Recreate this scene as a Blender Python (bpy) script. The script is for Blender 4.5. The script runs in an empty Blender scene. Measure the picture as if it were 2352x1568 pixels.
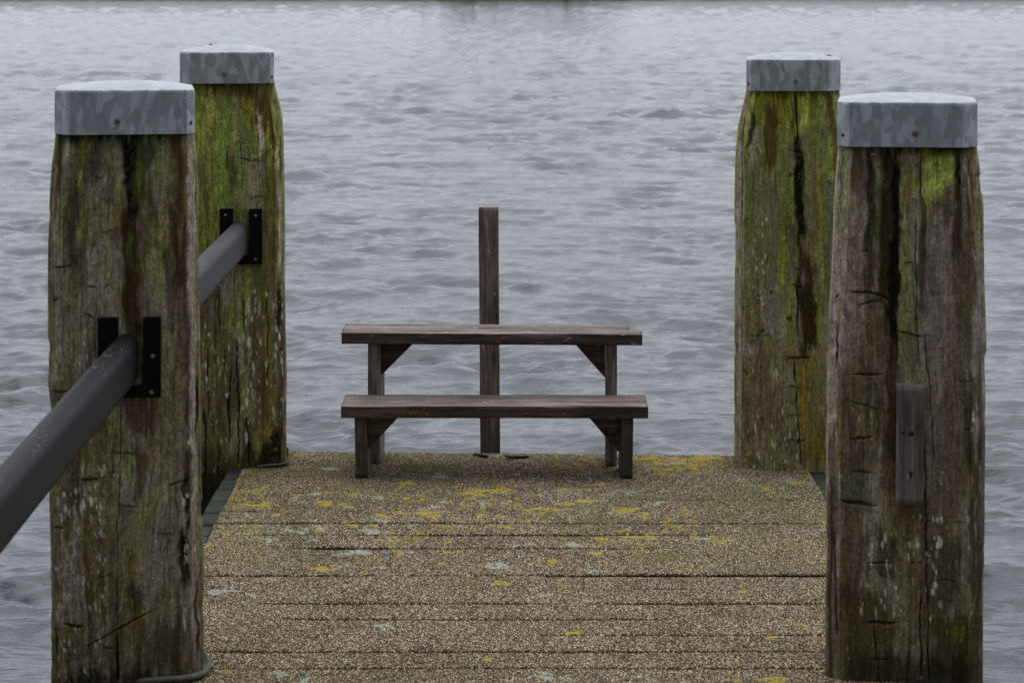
import bpy, bmesh, math, random
import numpy as np
from mathutils import Vector, Matrix
random.seed(7)
sc = bpy.context.scene
R = math.radians

# ------------------------------------------------------------------ camera, sky, sun, exposure
HC = 2.385                 # eye height over the jetty deck (deck top is z = 0)
F = 6000.0                 # focal length in units of a 2352 px wide picture
VX, VY = 1150.0, -78.0     # where level lines running away from the camera meet
WATER = -1.10
cam_d = bpy.data.cameras.new('camera')
cam = bpy.data.objects.new('camera', cam_d)
sc.collection.objects.link(cam)
cam.location = (0, 0, HC)
cam.rotation_euler = (R(90), 0, 0)
cam_d.sensor_width = 36
cam_d.lens = F / 2352 * 36
cam_d.shift_x = (1176 - VX) / 2352
cam_d.shift_y = -(784 - VY) / 2352
cam_d.clip_start = 0.1
cam_d.clip_end = 6000
cam_d.dof.use_dof = True
cam_d.dof.focus_distance = 12.0
cam_d.dof.aperture_fstop = 7.5
sc.camera = cam

SUN_EL, SUN_AZ = 70, 5    # high behind cloud, out over the water
w = bpy.data.worlds.new('World')
sc.world = w
w.use_nodes = True
nt = w.node_tree
nt.nodes.clear()
out = nt.nodes.new('ShaderNodeOutputWorld')
bg = nt.nodes.new('ShaderNodeBackground')
sky = nt.nodes.new('ShaderNodeTexSky')
sky.sky_type = 'NISHITA'
sky.sun_disc = False
sky.sun_elevation = R(SUN_EL)
sky.sun_rotation = R(SUN_AZ)
sky.air_density = 1.0
sky.dust_density = 4.0
sky.ozone_density = 1.0
# overcast veil: grey, about twice as bright overhead as at the horizon, much darker behind the camera, shaped to keep camera-facing sides dark
tc = nt.nodes.new('ShaderNodeTexCoord')
sep = nt.nodes.new('ShaderNodeSeparateXYZ')
nt.links.new(tc.outputs['Generated'], sep.inputs[0])
mrz = nt.nodes.new('ShaderNodeMapRange')
mrz.inputs['From Min'].default_value = 0.0
mrz.inputs['From Max'].default_value = 1.0
mrz.inputs['To Min'].default_value = 0.74
mrz.inputs['To Max'].default_value = 2.3
pz = nt.nodes.new('ShaderNodeMath'); pz.operation = 'POWER'; pz.use_clamp = True; pz.inputs[1].default_value = 1.8
nt.links.new(sep.outputs['Z'], pz.inputs[0])
nt.links.new(pz.outputs[0], mrz.inputs['Value'])
mry = nt.nodes.new('ShaderNodeMapRange')
mry.inputs['From Min'].default_value = -0.8
mry.inputs['From Max'].default_value = 0.6
mry.inputs['To Min'].default_value = 0.05
mry.inputs['To Max'].default_value = 1.0
nt.links.new(sep.outputs['Y'], mry.inputs['Value'])
mul = nt.nodes.new('ShaderNodeMath'); mul.operation = 'MULTIPLY'
nt.links.new(mrz.outputs[0], mul.inputs[0]); nt.links.new(mry.outputs[0], mul.inputs[1])
cloud = nt.nodes.new('ShaderNodeVectorMath'); cloud.operation = 'SCALE'
cloud.inputs[0].default_value = (9.35, 9.8, 10.9)
nt.links.new(mul.outputs[0], cloud.inputs['Scale'])
mixw = nt.nodes.new('ShaderNodeMix'); mixw.data_type = 'RGBA'
mixw.inputs['Factor'].default_value = 0.88
nt.links.new(sky.outputs[0], mixw.inputs['A'])
nt.links.new(cloud.outputs[0], mixw.inputs['B'])
nt.links.new(mixw.outputs['Result'], bg.inputs['Color'])
bg.inputs['Strength'].default_value = 0.125
nt.links.new(bg.outputs[0], out.inputs[0])

sl = bpy.data.lights.new('sun', 'SUN')
sl.energy = 0.8
sl.angle = R(55)
sl.color = (1.0, 0.97, 0.93)
sun = bpy.data.objects.new('sun', sl)
sc.collection.objects.link(sun)
_d = Vector((math.sin(R(SUN_AZ)) * math.cos(R(SUN_EL)), math.cos(R(SUN_AZ)) * math.cos(R(SUN_EL)), math.sin(R(SUN_EL))))
sun.rotation_euler = _d.to_track_quat('Z', 'Y').to_euler()
sc.view_settings.view_transform = 'Standard'
sc.view_settings.look = 'None'
sc.view_settings.exposure = 0.0
sc.view_settings.gamma = 1.0

# ------------------------------------------------------------------ helpers
def px2w(x, y, D):
    "picture measurements of the photograph (2352 wide) -> X, Z at distance D"
    return (x - VX) * D / F, HC - (y - VY) * D / F

def lin(c):
    c = np.asarray(c, float) / 255.0
    return np.where(c <= 0.04045, c / 12.92, ((c + 0.055) / 1.055) ** 2.4)

def sm(a, b, x):
    t = np.clip((x - a) / (b - a + 1e-9), 0, 1)
    return t * t * (3 - 2 * t)

_tabs = {}
def vn(x, y, seed):
    "smooth value noise, 0..1"
    if seed not in _tabs:
        _tabs[seed] = np.random.RandomState(seed).rand(256, 256)
    T = _tabs[seed]
    x = np.asarray(x, float); y = np.asarray(y, float)
    xi = np.floor(x).astype(np.int64); yi = np.floor(y).astype(np.int64)
    fx = x - xi; fy = y - yi
    fx = fx * fx * (3 - 2 * fx); fy = fy * fy * (3 - 2 * fy)
    a = T[xi & 255, yi & 255]; b = T[(xi + 1) & 255, yi & 255]
    c = T[xi & 255, (yi + 1) & 255]; d = T[(xi + 1) & 255, (yi + 1) & 255]
    return (a * (1 - fx) + b * fx) * (1 - fy) + (c * (1 - fx) + d * fx) * fy

def fbm(x, y, seed, octv=4, gain=0.5):
    s = 0; a = 1; t = 0
    for k in range(octv):
        s = s + a * vn(x * 2 ** k + 17.3 * k, y * 2 ** k + 5.1 * k, seed + k)
        t += a; a *= gain
    return s / t

def link(name, me, mat=None, parent=None):
    o = bpy.data.objects.new(name, me)
    sc.collection.objects.link(o)
    if mat is not None:
        me.materials.append(mat)
    if parent is not None:
        o.parent = parent
    return o

def tag(o, label=None, cat=None, group=None, kind=None):
    if label: o['label'] = label
    if cat: o['category'] = cat
    if group: o['group'] = group
    if kind: o['kind'] = kind
    return o

def thing(name, loc, label, cat, group=None, rz=0.0):
    o = bpy.data.objects.new(name, None)
    sc.collection.objects.link(o)
    o.location = loc
    o.rotation_euler = (0, 0, rz)
    return tag(o, label, cat, group)

def grid_mesh(name, P, wrap=False, smooth=True, col=None, caps=False):
    "P is an (n, m, 3) array; wrap closes the m direction"
    n, m = P.shape[:2]
    me = bpy.data.meshes.new(name)
    V = P.reshape(-1, 3).astype(np.float32)
    i = np.arange(n - 1)[:, None]
    j = np.arange(m if wrap else m - 1)[None, :]
    j2 = (j + 1) % m
    Q = np.stack([i * m + j, i * m + j2, (i + 1) * m + j2, (i + 1) * m + j], -1).reshape(-1, 4)
    extra = []
    if caps and wrap:
        extra = [list(range(m))[::-1], [(n - 1) * m + k for k in range(m)]]
    nl = Q.size + sum(len(e) for e in extra)
    nf = len(Q) + len(extra)
    me.vertices.add(len(V)); me.vertices.foreach_set('co', V.ravel())
    me.loops.add(nl)
    li = np.concatenate([Q.ravel()] + [np.array(e) for e in extra]).astype(np.int32)
    me.loops.foreach_set('vertex_index', li)
    me.polygons.add(nf)
    sizes = [4] * len(Q) + [len(e) for e in extra]
    st = np.concatenate([[0], np.cumsum(sizes)[:-1]]).astype(np.int32)
    me.polygons.foreach_set('loop_start', st)
    me.polygons.foreach_set('loop_total', np.array(sizes, np.int32))
    if smooth:
        sf = np.ones(nf, bool)
        if extra: sf[-len(extra):] = False
        me.polygons.foreach_set('use_smooth', sf)
    me.update(calc_edges=True)
    if col is not None:
        at = me.color_attributes.new('Col', 'FLOAT_COLOR', 'POINT')
        c = np.ones((len(V), 4), np.float32)
        c[:, :3] = col.reshape(-1, 3)
        at.data.foreach_set('color', c.ravel())
    me.validate()
    return me

def bm_box(bm, x0, x1, y0, y1, z0, z1, bevel=0.0, seg=2, M=None):
    r = bmesh.ops.create_cube(bm, size=1)
    vs = r['verts']
    for v in vs:
        v.co = Vector(((x0 + x1) / 2 + v.co.x * (x1 - x0), (y0 + y1) / 2 + v.co.y * (y1 - y0), (z0 + z1) / 2 + v.co.z * (z1 - z0)))
    if M is not None:
        bmesh.ops.transform(bm, matrix=M, verts=vs)
    if bevel:
        es = list({e for v in vs for e in v.link_edges})
        bmesh.ops.bevel(bm, geom=es, offset=bevel, segments=seg, affect='EDGES', profile=0.5)

def bm_obj(name, bm, mat, parent=None, smooth=False):
    me = bpy.data.meshes.new(name)
    bmesh.ops.recalc_face_normals(bm, faces=bm.faces[:])
    bm.to_mesh(me); bm.free()
    if smooth:
        for p in me.polygons: p.use_smooth = True
    return link(name, me, mat, parent)

# ------------------------------------------------------------------ materials
def newmat(name, rough=0.8, spec=0.3):
    m = bpy.data.materials.new(name)
    m.use_nodes = True
    n = m.node_tree
    b = n.nodes['Principled BSDF']
    b.inputs['Roughness'].default_value = rough
    b.inputs['Specular IOR Level'].default_value = spec
    return m, n, b

def N(n, typ, **kw):
    nd = n.nodes.new(typ)
    for k, v in kw.items():
        setattr(nd, k, v)
    return nd

def noise(n, vec, scale, detail=5, rough=0.6, dist=0.0, sx=(1, 1, 1)):
    mp = N(n, 'ShaderNodeMapping'); mp.inputs['Scale'].default_value = sx
    n.links.new(vec, mp.inputs['Vector'])
    t = N(n, 'ShaderNodeTexNoise')
    t.inputs['Scale'].default_value = scale; t.inputs['Detail'].default_value = detail
    t.inputs['Roughness'].default_value = rough; t.inputs['Distortion'].default_value = dist
    n.links.new(mp.outputs[0], t.inputs['Vector'])
    return t.outputs['Fac']

def ramp(n, fac, stops, interp='LINEAR'):
    r = N(n, 'ShaderNodeValToRGB'); r.color_ramp.interpolation = interp
    e = r.color_ramp.elements
    while len(e) < len(stops): e.new(0.5)
    for k, (p, c) in enumerate(stops):
        e[k].position = p
        e[k].color = (*c, 1) if len(c) == 3 else c
    n.links.new(fac, r.inputs['Fac'])
    return r.outputs['Color']

def mix(n, fac, a, b, mode='MIX'):
    m = N(n, 'ShaderNodeMix', data_type='RGBA', blend_type=mode)
    for s, v in (('Factor', fac), ('A', a), ('B', b)):
        if hasattr(v, 'links') or hasattr(v, 'is_linked'):
            n.links.new(v, m.inputs[s])
        elif s == 'Factor':
            m.inputs[s].default_value = v
        else:
            m.inputs[s].default_value = (*v, 1)
    return m.outputs['Result']

def bump(n, b, h, strength, dist, prev=None):
    bp = N(n, 'ShaderNodeBump'); bp.inputs['Strength'].default_value = strength; bp.inputs['Distance'].default_value = dist
    n.links.new(h, bp.inputs['Height'])
    if prev is not None: n.links.new(prev, bp.inputs['Normal'])
    n.links.new(bp.outputs[0], b.inputs['Normal'])
    return bp.outputs[0]

def g3(v): return (v, v, v)

def mat_pile():
    m, n, b = newmat('weathered_pile_timber', 1.0, 0.0)
    at = N(n, 'ShaderNodeAttribute'); at.attribute_name = 'Col'
    o = N(n, 'ShaderNodeTexCoord').outputs['Object']
    f1 = noise(n, o, 90, 4, 0.65, 0, (1, 1, 0.06))
    f2 = noise(n, o, 260, 3, 0.6, 0, (1, 1, 0.12))
    f3 = noise(n, o, 140, 5, 0.75, 0, (1, 1, 0.8))
    c = mix(n, 1.0, at.outputs['Color'], ramp(n, f1, [(0.25, g3(0.65)), (0.5, g3(1.0)), (0.75, g3(1.3))]), 'MULTIPLY')
    c = mix(n, 1.0, c, ramp(n, f2, [(0.3, g3(0.75)), (0.5, g3(1.0)), (0.72, g3(1.25))]), 'MULTIPLY')
    c = mix(n, 1.0, c, ramp(n, f3, [(0.3, g3(0.5)), (0.5, g3(1.0)), (0.7, g3(1.55))]), 'MULTIPLY')
    n.links.new(c, b.inputs['Base Color'])
    nb = bump(n, b, f1, 0.5, 0.004)
    bump(n, b, f3, 0.35, 0.003, nb)
    return m

def mat_wood(name, light, dark, gs=1.0, rough=0.8, moss=None, toplit=False):
    "grain runs along local X"
    m, n, b = newmat(name, rough, 0.12)
    tc_ = N(n, 'ShaderNodeTexCoord'); o = tc_.outputs['Object']
    oi = N(n, 'ShaderNodeObjectInfo')
    ad = N(n, 'ShaderNodeVectorMath', operation='ADD')
    n.links.new(o, ad.inputs[0])
    sc_ = N(n, 'ShaderNodeVectorMath', operation='SCALE'); sc_.inputs[0].default_value = (7, 3, 5)
    n.links.new(oi.outputs['Random'], sc_.inputs['Scale'])
    n.links.new(sc_.outputs[0], ad.inputs[1])
    o = ad.outputs[0]
    f1 = noise(n, o, 34 * gs, 6, 0.62, 0.4, (0.06, 1, 1))
    f2 = noise(n, o, 150 * gs, 4, 0.7, 0.0, (0.05, 1, 1))
    f3 = noise(n, o, 9, 4, 0.6, 0.0, (0.5, 1, 1))
    c = ramp(n, f1, [(0.30, dark), (0.66, light)])
    c = mix(n, 1.0, c, ramp(n, f2, [(0.3, g3(0.5)), (0.5, g3(1.0)), (0.7, g3(1.5))]), 'MULTIPLY')
    c = mix(n, 1.0, c, ramp(n, f3, [(0.3, g3(0.65)), (0.7, g3(1.3))]), 'MULTIPLY')
    sp = ramp(n, noise(n, o, 60, 2, 0.5, 0, (0.25, 1, 1)), [(0.70, g3(0)), (0.74, g3(1))])
    spf = N(n, 'ShaderNodeRGBToBW'); n.links.new(sp, spf.inputs[0])
    c = mix(n, spf.outputs[0], c, tuple(min(1, v * 2.2) for v in light))
    if moss:
        mf = ramp(n, noise(n, o, 6, 6, 0.75), [(0.56, g3(0)), (0.68, g3(0.8))])
        mb = N(n, 'ShaderNodeRGBToBW'); n.links.new(mf, mb.inputs[0])
        c = mix(n, mb.outputs[0], c, moss)
    if toplit:      # sky light on upper faces and shade on edges painted into the board colour
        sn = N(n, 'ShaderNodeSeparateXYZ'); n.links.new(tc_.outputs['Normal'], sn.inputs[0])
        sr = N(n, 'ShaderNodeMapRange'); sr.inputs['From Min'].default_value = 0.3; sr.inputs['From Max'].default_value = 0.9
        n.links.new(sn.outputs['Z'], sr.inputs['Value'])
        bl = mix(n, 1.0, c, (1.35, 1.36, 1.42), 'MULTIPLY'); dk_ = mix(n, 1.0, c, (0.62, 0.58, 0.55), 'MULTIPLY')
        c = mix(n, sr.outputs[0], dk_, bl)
    n.links.new(c, b.inputs['Base Color'])
    nb = bump(n, b, f2, 0.5, 0.002)
    bump(n, b, f1, 0.5, 0.003, nb)
    return m

def mat_galv():
    m, n, b = newmat('galvanised_steel', 0.5, 0.5)
    b.inputs['Metallic'].default_value = 0.0
    o = N(n, 'ShaderNodeTexCoord').outputs['Object']
    oi = N(n, 'ShaderNodeObjectInfo')
    sc_ = N(n, 'ShaderNodeVectorMath', operation='SCALE'); sc_.inputs[0].default_value = (3, 5, 2)
    n.links.new(oi.outputs['Random'], sc_.inputs['Scale'])
    ad = N(n, 'ShaderNodeVectorMath', operation='ADD'); n.links.new(o, ad.inputs[0]); n.links.new(sc_.outputs[0], ad.inputs[1])
    o = ad.outputs[0]
    wv = noise(n, o, 18, 3, 0.5)
    wr = N(n, 'ShaderNodeVectorMath', operation='SCALE'); wr.inputs[0].default_value = (0.05, 0.05, 0.09)
    n.links.new(wv, wr.inputs['Scale'])
    a2 = N(n, 'ShaderNodeVectorMath', operation='ADD'); n.links.new(o, a2.inputs[0]); n.links.new(wr.outputs[0], a2.inputs[1])
    mp = N(n, 'ShaderNodeMapping'); mp.inputs['Scale'].default_value = (1, 1, 0.42)
    n.links.new(a2.outputs[0], mp.inputs['Vector'])
    vo = N(n, 'ShaderNodeTexVoronoi'); vo.inputs['Scale'].default_value = 40
    n.links.new(mp.outputs[0], vo.inputs['Vector'])
    bw = N(n, 'ShaderNodeRGBToBW'); n.links.new(vo.outputs['Color'], bw.inputs[0])
    c = ramp(n, bw.outputs[0], [(0.30, (0.38, 0.415, 0.43)), (0.5, (0.45, 0.49, 0.505)), (0.68, (0.60, 0.64, 0.655))])
    c = mix(n, 1.0, c, ramp(n, noise(n, o, 25, 6, 0.7, 0, (1, 1, 0.3)), [(0.3, g3(0.8)), (0.7, g3(1.15))]), 'MULTIPLY')
    # dirt creeping down from the folded rim and up from the lower edge
    dt = ramp(n, noise(n, o, 60, 4, 0.75, 0, (1, 1, 0.5)), [(0.66, g3(0)), (0.76, g3(0.6))])
    db = N(n, 'ShaderNodeRGBToBW'); n.links.new(dt, db.inputs[0])
    c = mix(n, db.outputs[0], c, (0.12, 0.12, 0.10))
    n.links.new(c, b.inputs['Base Color'])
    n.links.new(ramp(n, bw.outputs[0], [(0.3, g3(0.62)), (0.6, g3(0.5))]), b.inputs['Roughness'])
    bump(n, b, wv, 0.15, 0.01)
    return m

def mat_simple(name, color, rough=0.6, spec=0.4, metallic=0.0, var=0.25, scale=40, chips=None, chip_t=0.68):
    m, n, b = newmat(name, rough, spec)
    b.inputs['Metallic'].default_value = metallic
    o = N(n, 'ShaderNodeTexCoord').outputs['Object']
    f = noise(n, o, scale, 5, 0.65)
    c = mix(n, 1.0, color, ramp(n, f, [(0.3, g3(1 - var)), (0.7, g3(1 + var))]), 'MULTIPLY')
    if chips:
        cf = ramp(n, noise(n, o, scale * 1.7, 5, 0.7), [(chip_t, g3(0)), (chip_t + 0.04, g3(1))])
        cb = N(n, 'ShaderNodeRGBToBW'); n.links.new(cf, cb.inputs[0])
        c = mix(n, cb.outputs[0], c, chips)
    n.links.new(c, b.inputs['Base Color'])
    bump(n, b, f, 0.2, 0.003)
    return m

def mat_rail(name, k):
    m, n, b = newmat(name, 0.6, 0.16)
    g = N(n, 'ShaderNodeTexCoord'); o = g.outputs['Object']
    ge = N(n, 'ShaderNodeNewGeometry')
    s = N(n, 'ShaderNodeSeparateXYZ'); n.links.new(ge.outputs['Normal'], s.inputs[0])
    f = noise(n, o, 14, 5, 0.6, 0, (0.3, 1, 1))
    c = ramp(n, f, [(0.3, (0.95 * k, 0.97 * k, 1.02 * k)), (0.7, (1.25 * k, 1.27 * k, 1.32 * k))])
    up = N(n, 'ShaderNodeMapRange'); up.inputs['From Min'].default_value = 0.25; up.inputs['From Max'].default_value = 0.8
    n.links.new(s.outputs['Z'], up.inputs['Value'])
    # worn flecks where hands and birds rub the top
    sp = ramp(n, noise(n, o, 170, 4, 0.75, 0.6, (0.16, 1, 1)), [(0.60, g3(0)), (0.66, g3(0.75))])
    sa = ramp(n, noise(n, o, 5, 3, 0.6, 0, (1, 1, 1)), [(0.45, g3(0)), (0.6, g3(1))])
    a1 = N(n, 'ShaderNodeRGBToBW'); n.links.new(sp, a1.inputs[0])
    a2 = N(n, 'ShaderNodeRGBToBW'); n.links.new(sa, a2.inputs[0])
    m1 = N(n, 'ShaderNodeMath', operation='MULTIPLY'); n.links.new(a1.outputs[0], m1.inputs[0]); n.links.new(a2.outputs[0], m1.inputs[1])
    m2 = N(n, 'ShaderNodeMath', operation='MULTIPLY'); n.links.new(m1.outputs[0], m2.inputs[0]); n.links.new(up.outputs[0], m2.inputs[1])
    c = mix(n, m2.outputs[0], c, (0.42, 0.42, 0.38))
    n.links.new(c, b.inputs['Base Color'])
    bump(n, b, f, 0.15, 0.01)
    return m

def mat_coat():
    m, n, b = newmat('aggregate_coating', 1.0, 0.05)
    o = N(n, 'ShaderNodeTexCoord').outputs['Object']
    at = N(n, 'ShaderNodeAttribute'); at.attribute_name = 'Col'
    s = N(n, 'ShaderNodeSeparateColor'); n.links.new(at.outputs['Color'], s.inputs[0])
    vo = N(n, 'ShaderNodeTexVoronoi'); vo.inputs['Scale'].default_value = 290
    mp = N(n, 'ShaderNodeMapping'); mp.inputs['Scale'].default_value = (1, 0.62, 1)
    n.links.new(o, mp.inputs['Vector']); n.links.new(mp.outputs[0], vo.inputs['Vector'])
    cs = N(n, 'ShaderNodeSeparateColor'); n.links.new(vo.outputs['Color'], cs.inputs[0])
    grain = ramp(n, cs.outputs[0], [(0.0, (0.020, 0.0145, 0.010)), (0.40, (0.053, 0.038, 0.027)), (0.62, (0.118, 0.088, 0.058)), (0.80, (0.26, 0.198, 0.122)), (1.0, (0.80, 0.68, 0.47))])
    hue = ramp(n, cs.outputs[1], [(0.0, (1.08, 0.93, 0.86)), (0.5, (1, 1, 1)), (1.0, (0.92, 1.0, 0.95))])
    c = mix(n, 1.0, grain, hue, 'MULTIPLY')
    v2 = N(n, 'ShaderNodeTexVoronoi'); v2.inputs['Scale'].default_value = 330
    n.links.new(o, v2.inputs['Vector'])
    cs2 = N(n, 'ShaderNodeSeparateColor'); n.links.new(v2.outputs['Color'], cs2.inputs[0])
    c = mix(n, 1.0, c, ramp(n, cs2.outputs[0], [(0, g3(0.45)), (0.5, g3(0.9)), (1, g3(1.6))]), 'MULTIPLY')
    big = noise(n, o, 2.2, 5, 0.6)
    c = mix(n, 1.0, c, ramp(n, big, [(0.3, g3(0.78)), (0.7, g3(1.15))]), 'MULTIPLY')
    fr = noise(n, o, 75, 4, 0.7, 0, (1, 0.6, 1))
    tm = N(n, 'ShaderNodeMath', operation='MULTIPLY_ADD'); tm.inputs[1].default_value = 0.62
    ta = N(n, 'ShaderNodeMath', operation='MULTIPLY_ADD'); ta.inputs[1].default_value = 0.70; ta.inputs[2].default_value = -0.17
    n.links.new(fr, ta.inputs[0]); n.links.new(cs.outputs[1], tm.inputs[0]); n.links.new(ta.outputs[0], tm.inputs[2])
    thr = tm.outputs[0]
    def layer(c, ch, col1, col2):
        # lichen sits on the stones: the painted density decides, grain-sized noise breaks the edge
        sb = N(n, 'ShaderNodeMath', operation='SUBTRACT'); n.links.new(ch, sb.inputs[0]); n.links.new(thr, sb.inputs[1])
        mr = N(n, 'ShaderNodeMapRange'); mr.inputs['From Min'].default_value = -0.03; mr.inputs['From Max'].default_value = 0.10
        mr.inputs['To Max'].default_value = 0.66
        n.links.new(sb.outputs[0], mr.inputs['Value'])
        cc = mix(n, cs.outputs[2], col1, col2)
        cc = mix(n, 1.0, cc, ramp(n, cs2.outputs[1], [(0, g3(0.55)), (1, g3(1.35))]), 'MULTIPLY')
        return mix(n, mr.outputs[0], c, cc)
    c = layer(c, s.outputs[2], (0.07, 0.085, 0.02), (0.14, 0.14, 0.03))
    c = layer(c, s.outputs[1], (0.26, 0.31, 0.24), (0.46, 0.50, 0.42))
    c = layer(c, s.outputs[0], (0.30, 0.22, 0.02), (0.56, 0.42, 0.04))
    n.links.new(c, b.inputs['Base Color'])
    bump(n, b, vo.outputs['Distance'], 0.5, 0.003)
    return m

def mat_water():
    m, n, b = newmat('lake_water', 0.07, 0.5)
    b.inputs['Base Color'].default_value = (0.018, 0.024, 0.024, 1)
    b.inputs['IOR'].default_value = 1.333
    ge = N(n, 'ShaderNodeNewGeometry')
    f = noise(n, ge.outputs['Position'], 4.0, 5, 0.6, 0.3, (0.6, 1, 1))
    f2 = noise(n, ge.outputs['Position'], 1.1, 4, 0.6, 0.2, (0.5, 1, 1))
    nb = bump(n, b, f2, 0.8, 0.10)
    bump(n, b, f, 0.8, 0.045, nb)
    return m

M_PILE = mat_pile()
M_GALV = mat_galv()
M_ZTOP = mat_simple('skylit_zinc_top', (0.45, 0.475, 0.485), 0.8, 0.2, 0, 0.2, 22, chips=(0.28, 0.29, 0.28), chip_t=0.66)  # separate tone for cap tops, painting in the bright sky light on them
M_BENCH = mat_wood('bench_timber', (0.23, 0.19, 0.155), (0.035, 0.026, 0.020), toplit=True)
M_BENCHM = mat_wood('bench_leg_timber', (0.17, 0.14, 0.115), (0.04, 0.031, 0.025), moss=(0.05, 0.055, 0.03))
M_POST = mat_wood('post_timber', (0.40, 0.33, 0.285), (0.10, 0.078, 0.065))
M_BLOCK = mat_wood('block_timber', (0.26, 0.22, 0.20), (0.13, 0.105, 0.098))
M_PLANK = mat_wood('bare_plank', (0.055, 0.062, 0.05), (0.022, 0.026, 0.02), moss=(0.06, 0.07, 0.03))
M_BLACK = mat_simple('black_painted_steel', (0.006, 0.006, 0.007), 0.7, 0.12, 0, 0.3, 30, chips=(0.30, 0.16, 0.08), chip_t=0.655)
M_SCREW = mat_simple('zinc_screw', (0.32, 0.29, 0.25), 0.4, 0.5, 0.7, 0.3, 200)
M_SCREWD = mat_simple('dark_screw', (0.05, 0.05, 0.05), 0.5, 0.5, 0.4, 0.3, 200)
M_RAIL = mat_rail('charcoal_painted_rail', 0.0075)
M_RAIL2 = mat_rail('grey_painted_rail', 0.050)
M_COAT = mat_coat()
M_WATER = mat_water()
M_ROPE = mat_simple('old_green_rope', (0.11, 0.12, 0.09), 0.9, 0.2, 0, 0.45, 120)
M_BEAM = mat_simple('dark_beam', (0.035, 0.035, 0.028), 0.9, 0.2, 0, 0.4, 20)
M_BANK = mat_simple('far_bank_ground', (0.045, 0.055, 0.03), 0.95, 0.1, 0, 0.5, 0.3)
M_LEAF = mat_simple('foliage', (0.035, 0.05, 0.022), 0.8, 0.2, 0, 0.5, 0.8)
M_TRUNK = mat_simple('bark', (0.06, 0.05, 0.04), 0.9, 0.2, 0, 0.4, 3)
M_DEAD = mat_simple('dead_leaf', (0.30, 0.10, 0.04), 0.8, 0.2, 0, 0.4, 60)

# ------------------------------------------------------------------ water
rs = np.random.RandomState(11)
def wave_h(X, Y, dy):
    "sum of wind waves running towards the jetty; short ones fade where the sheet is too coarse for them"
    wx = X + 0.35 * (fbm(X * 0.35, Y * 0.35, 300, 3) - 0.5) * 2
    wy = Y + 0.35 * (fbm(X * 0.35 + 40, Y * 0.35, 310, 3) - 0.5) * 2
    H = np.zeros_like(X)
    for k in range(84):
        lam = 0.13 * (1.5 / 0.13) ** rs.rand()
        th = rs.normal(0.15, 0.80)
        kx, ky = math.sin(th) * 2 * math.pi / lam, math.cos(th) * 2 * math.pi / lam
        amp = 0.0039 * lam ** 0.92 * (0.5 + 1.0 * rs.rand())
        ph = rs.rand() * 6.283
        q_ = kx * wx + ky * wy + ph
        s = 1.0 - 2.0 * np.abs(np.sin(0.5 * q_)) ** 1.3 if k % 2 == 0 else np.sin(q_)
        H += amp * s * sm(0.8, 2.2, lam / dy)
    H += 0.018 * np.sin(1.9 * wy + 0.7 * wx) * sm(0.8, 2.2, 3.0 / dy) * fbm(X * 0.2, Y * 0.2, 334, 2)
    for k in range(46):                                   # open water beyond the jetty: larger chop
        lam = 0.45 * (2.4 / 0.45) ** rs.rand()
        th = rs.normal(0.12, 0.60)
        kx, ky = math.sin(th) * 2 * math.pi / lam, math.cos(th) * 2 * math.pi / lam
        q_ = kx * wx + ky * wy + rs.rand() * 6.283
        sg = 1.0 - 2.0 * np.abs(np.sin(0.5 * q_)) ** 1.2
        H += 0.0060 * lam ** 0.97 * (0.5 + rs.rand()) * sg * sm(0.35, 1.0, lam / dy) * (0.05 + 0.95 * sm(16, 80, Y))
    n1 = fbm(X * 0.9, Y * 0.7, 330, 3); n2 = fbm(X * 0.10, Y * 0.06, 336, 3)
    g = (0.55 + 0.95 * sm(0.35, 0.75, n1)) * (0.65 + 0.7 * n2)      # cat's paws: calm and ruffled patches
    return H * g
HW = HC - WATER
ys = np.linspace(F * HW / 9.6, F * HW / 300.0, 1250)
Dn = F * HW / ys
Dr = np.concatenate([np.linspace(-30, 9.0, 40), Dn, [340, 400]])
half = np.where(Dr < 9.6, 0.34 * 9.6 + 3.5, 0.34 * Dr + 3.5)
half = np.where(Dr < 9.0, 40.0, half)
t = np.linspace(-1, 1, 640)
XX = half[:, None] * t[None, :]
YY = np.repeat(Dr[:, None], 640, 1)
dy = np.maximum(np.gradient(Dr)[:, None], 0.01) * np.ones((1, 640))
dxx = (half[:, None] * 2 / 640) * np.ones((1, 640))
ZZ = WATER + wave_h(XX, YY, np.maximum(dy * 0.28, dxx * 0.8))
water = link('water', grid_mesh('water', np.stack([XX, YY, ZZ], -1)), M_WATER)
tag(water, 'grey rippled open water around and beyond the jetty', 'water', kind='structure')

# ------------------------------------------------------------------ far bank
bx = np.linspace(-220, 220, 260)
prof = [(-1.0, -1.6), (0.0, -1.1), (0.6, -0.75), (2.5, -0.3), (8, 0.4), (40, 0.8), (120, 1.5), (900, 2.0)]
P = np.zeros((len(prof), len(bx), 3))
xpb = VX + bx * F / 265
edge = 270.0 + 4.0 * sm(1650, 1750, xpb) - 4.0 * sm(380, 430, xpb) * (1 - sm(640, 680, xpb)) - 5.5 * sm(740, 980, xpb) * (1 - sm(1380, 1680, xpb)) - 2.5 * sm(260, 280, xpb) * (1 - sm(310, 330, xpb)) + 3 * (fbm(bx * 0.3, bx * 0, 401, 3) - 0.5)
for i, (dy_, z_) in enumerate(prof):
    P[i, :, 0] = bx
    P[i, :, 1] = edge + dy_
    P[i, :, 2] = z_ + 0.25 * (fbm(bx * 0.2, bx * 0 + i, 403, 3) - 0.5)
bank = link('far_bank', grid_mesh('far_bank', P), M_BANK)
tag(bank, 'dark grassy bank along the far side of the water', 'bank', kind='structure')

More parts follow.
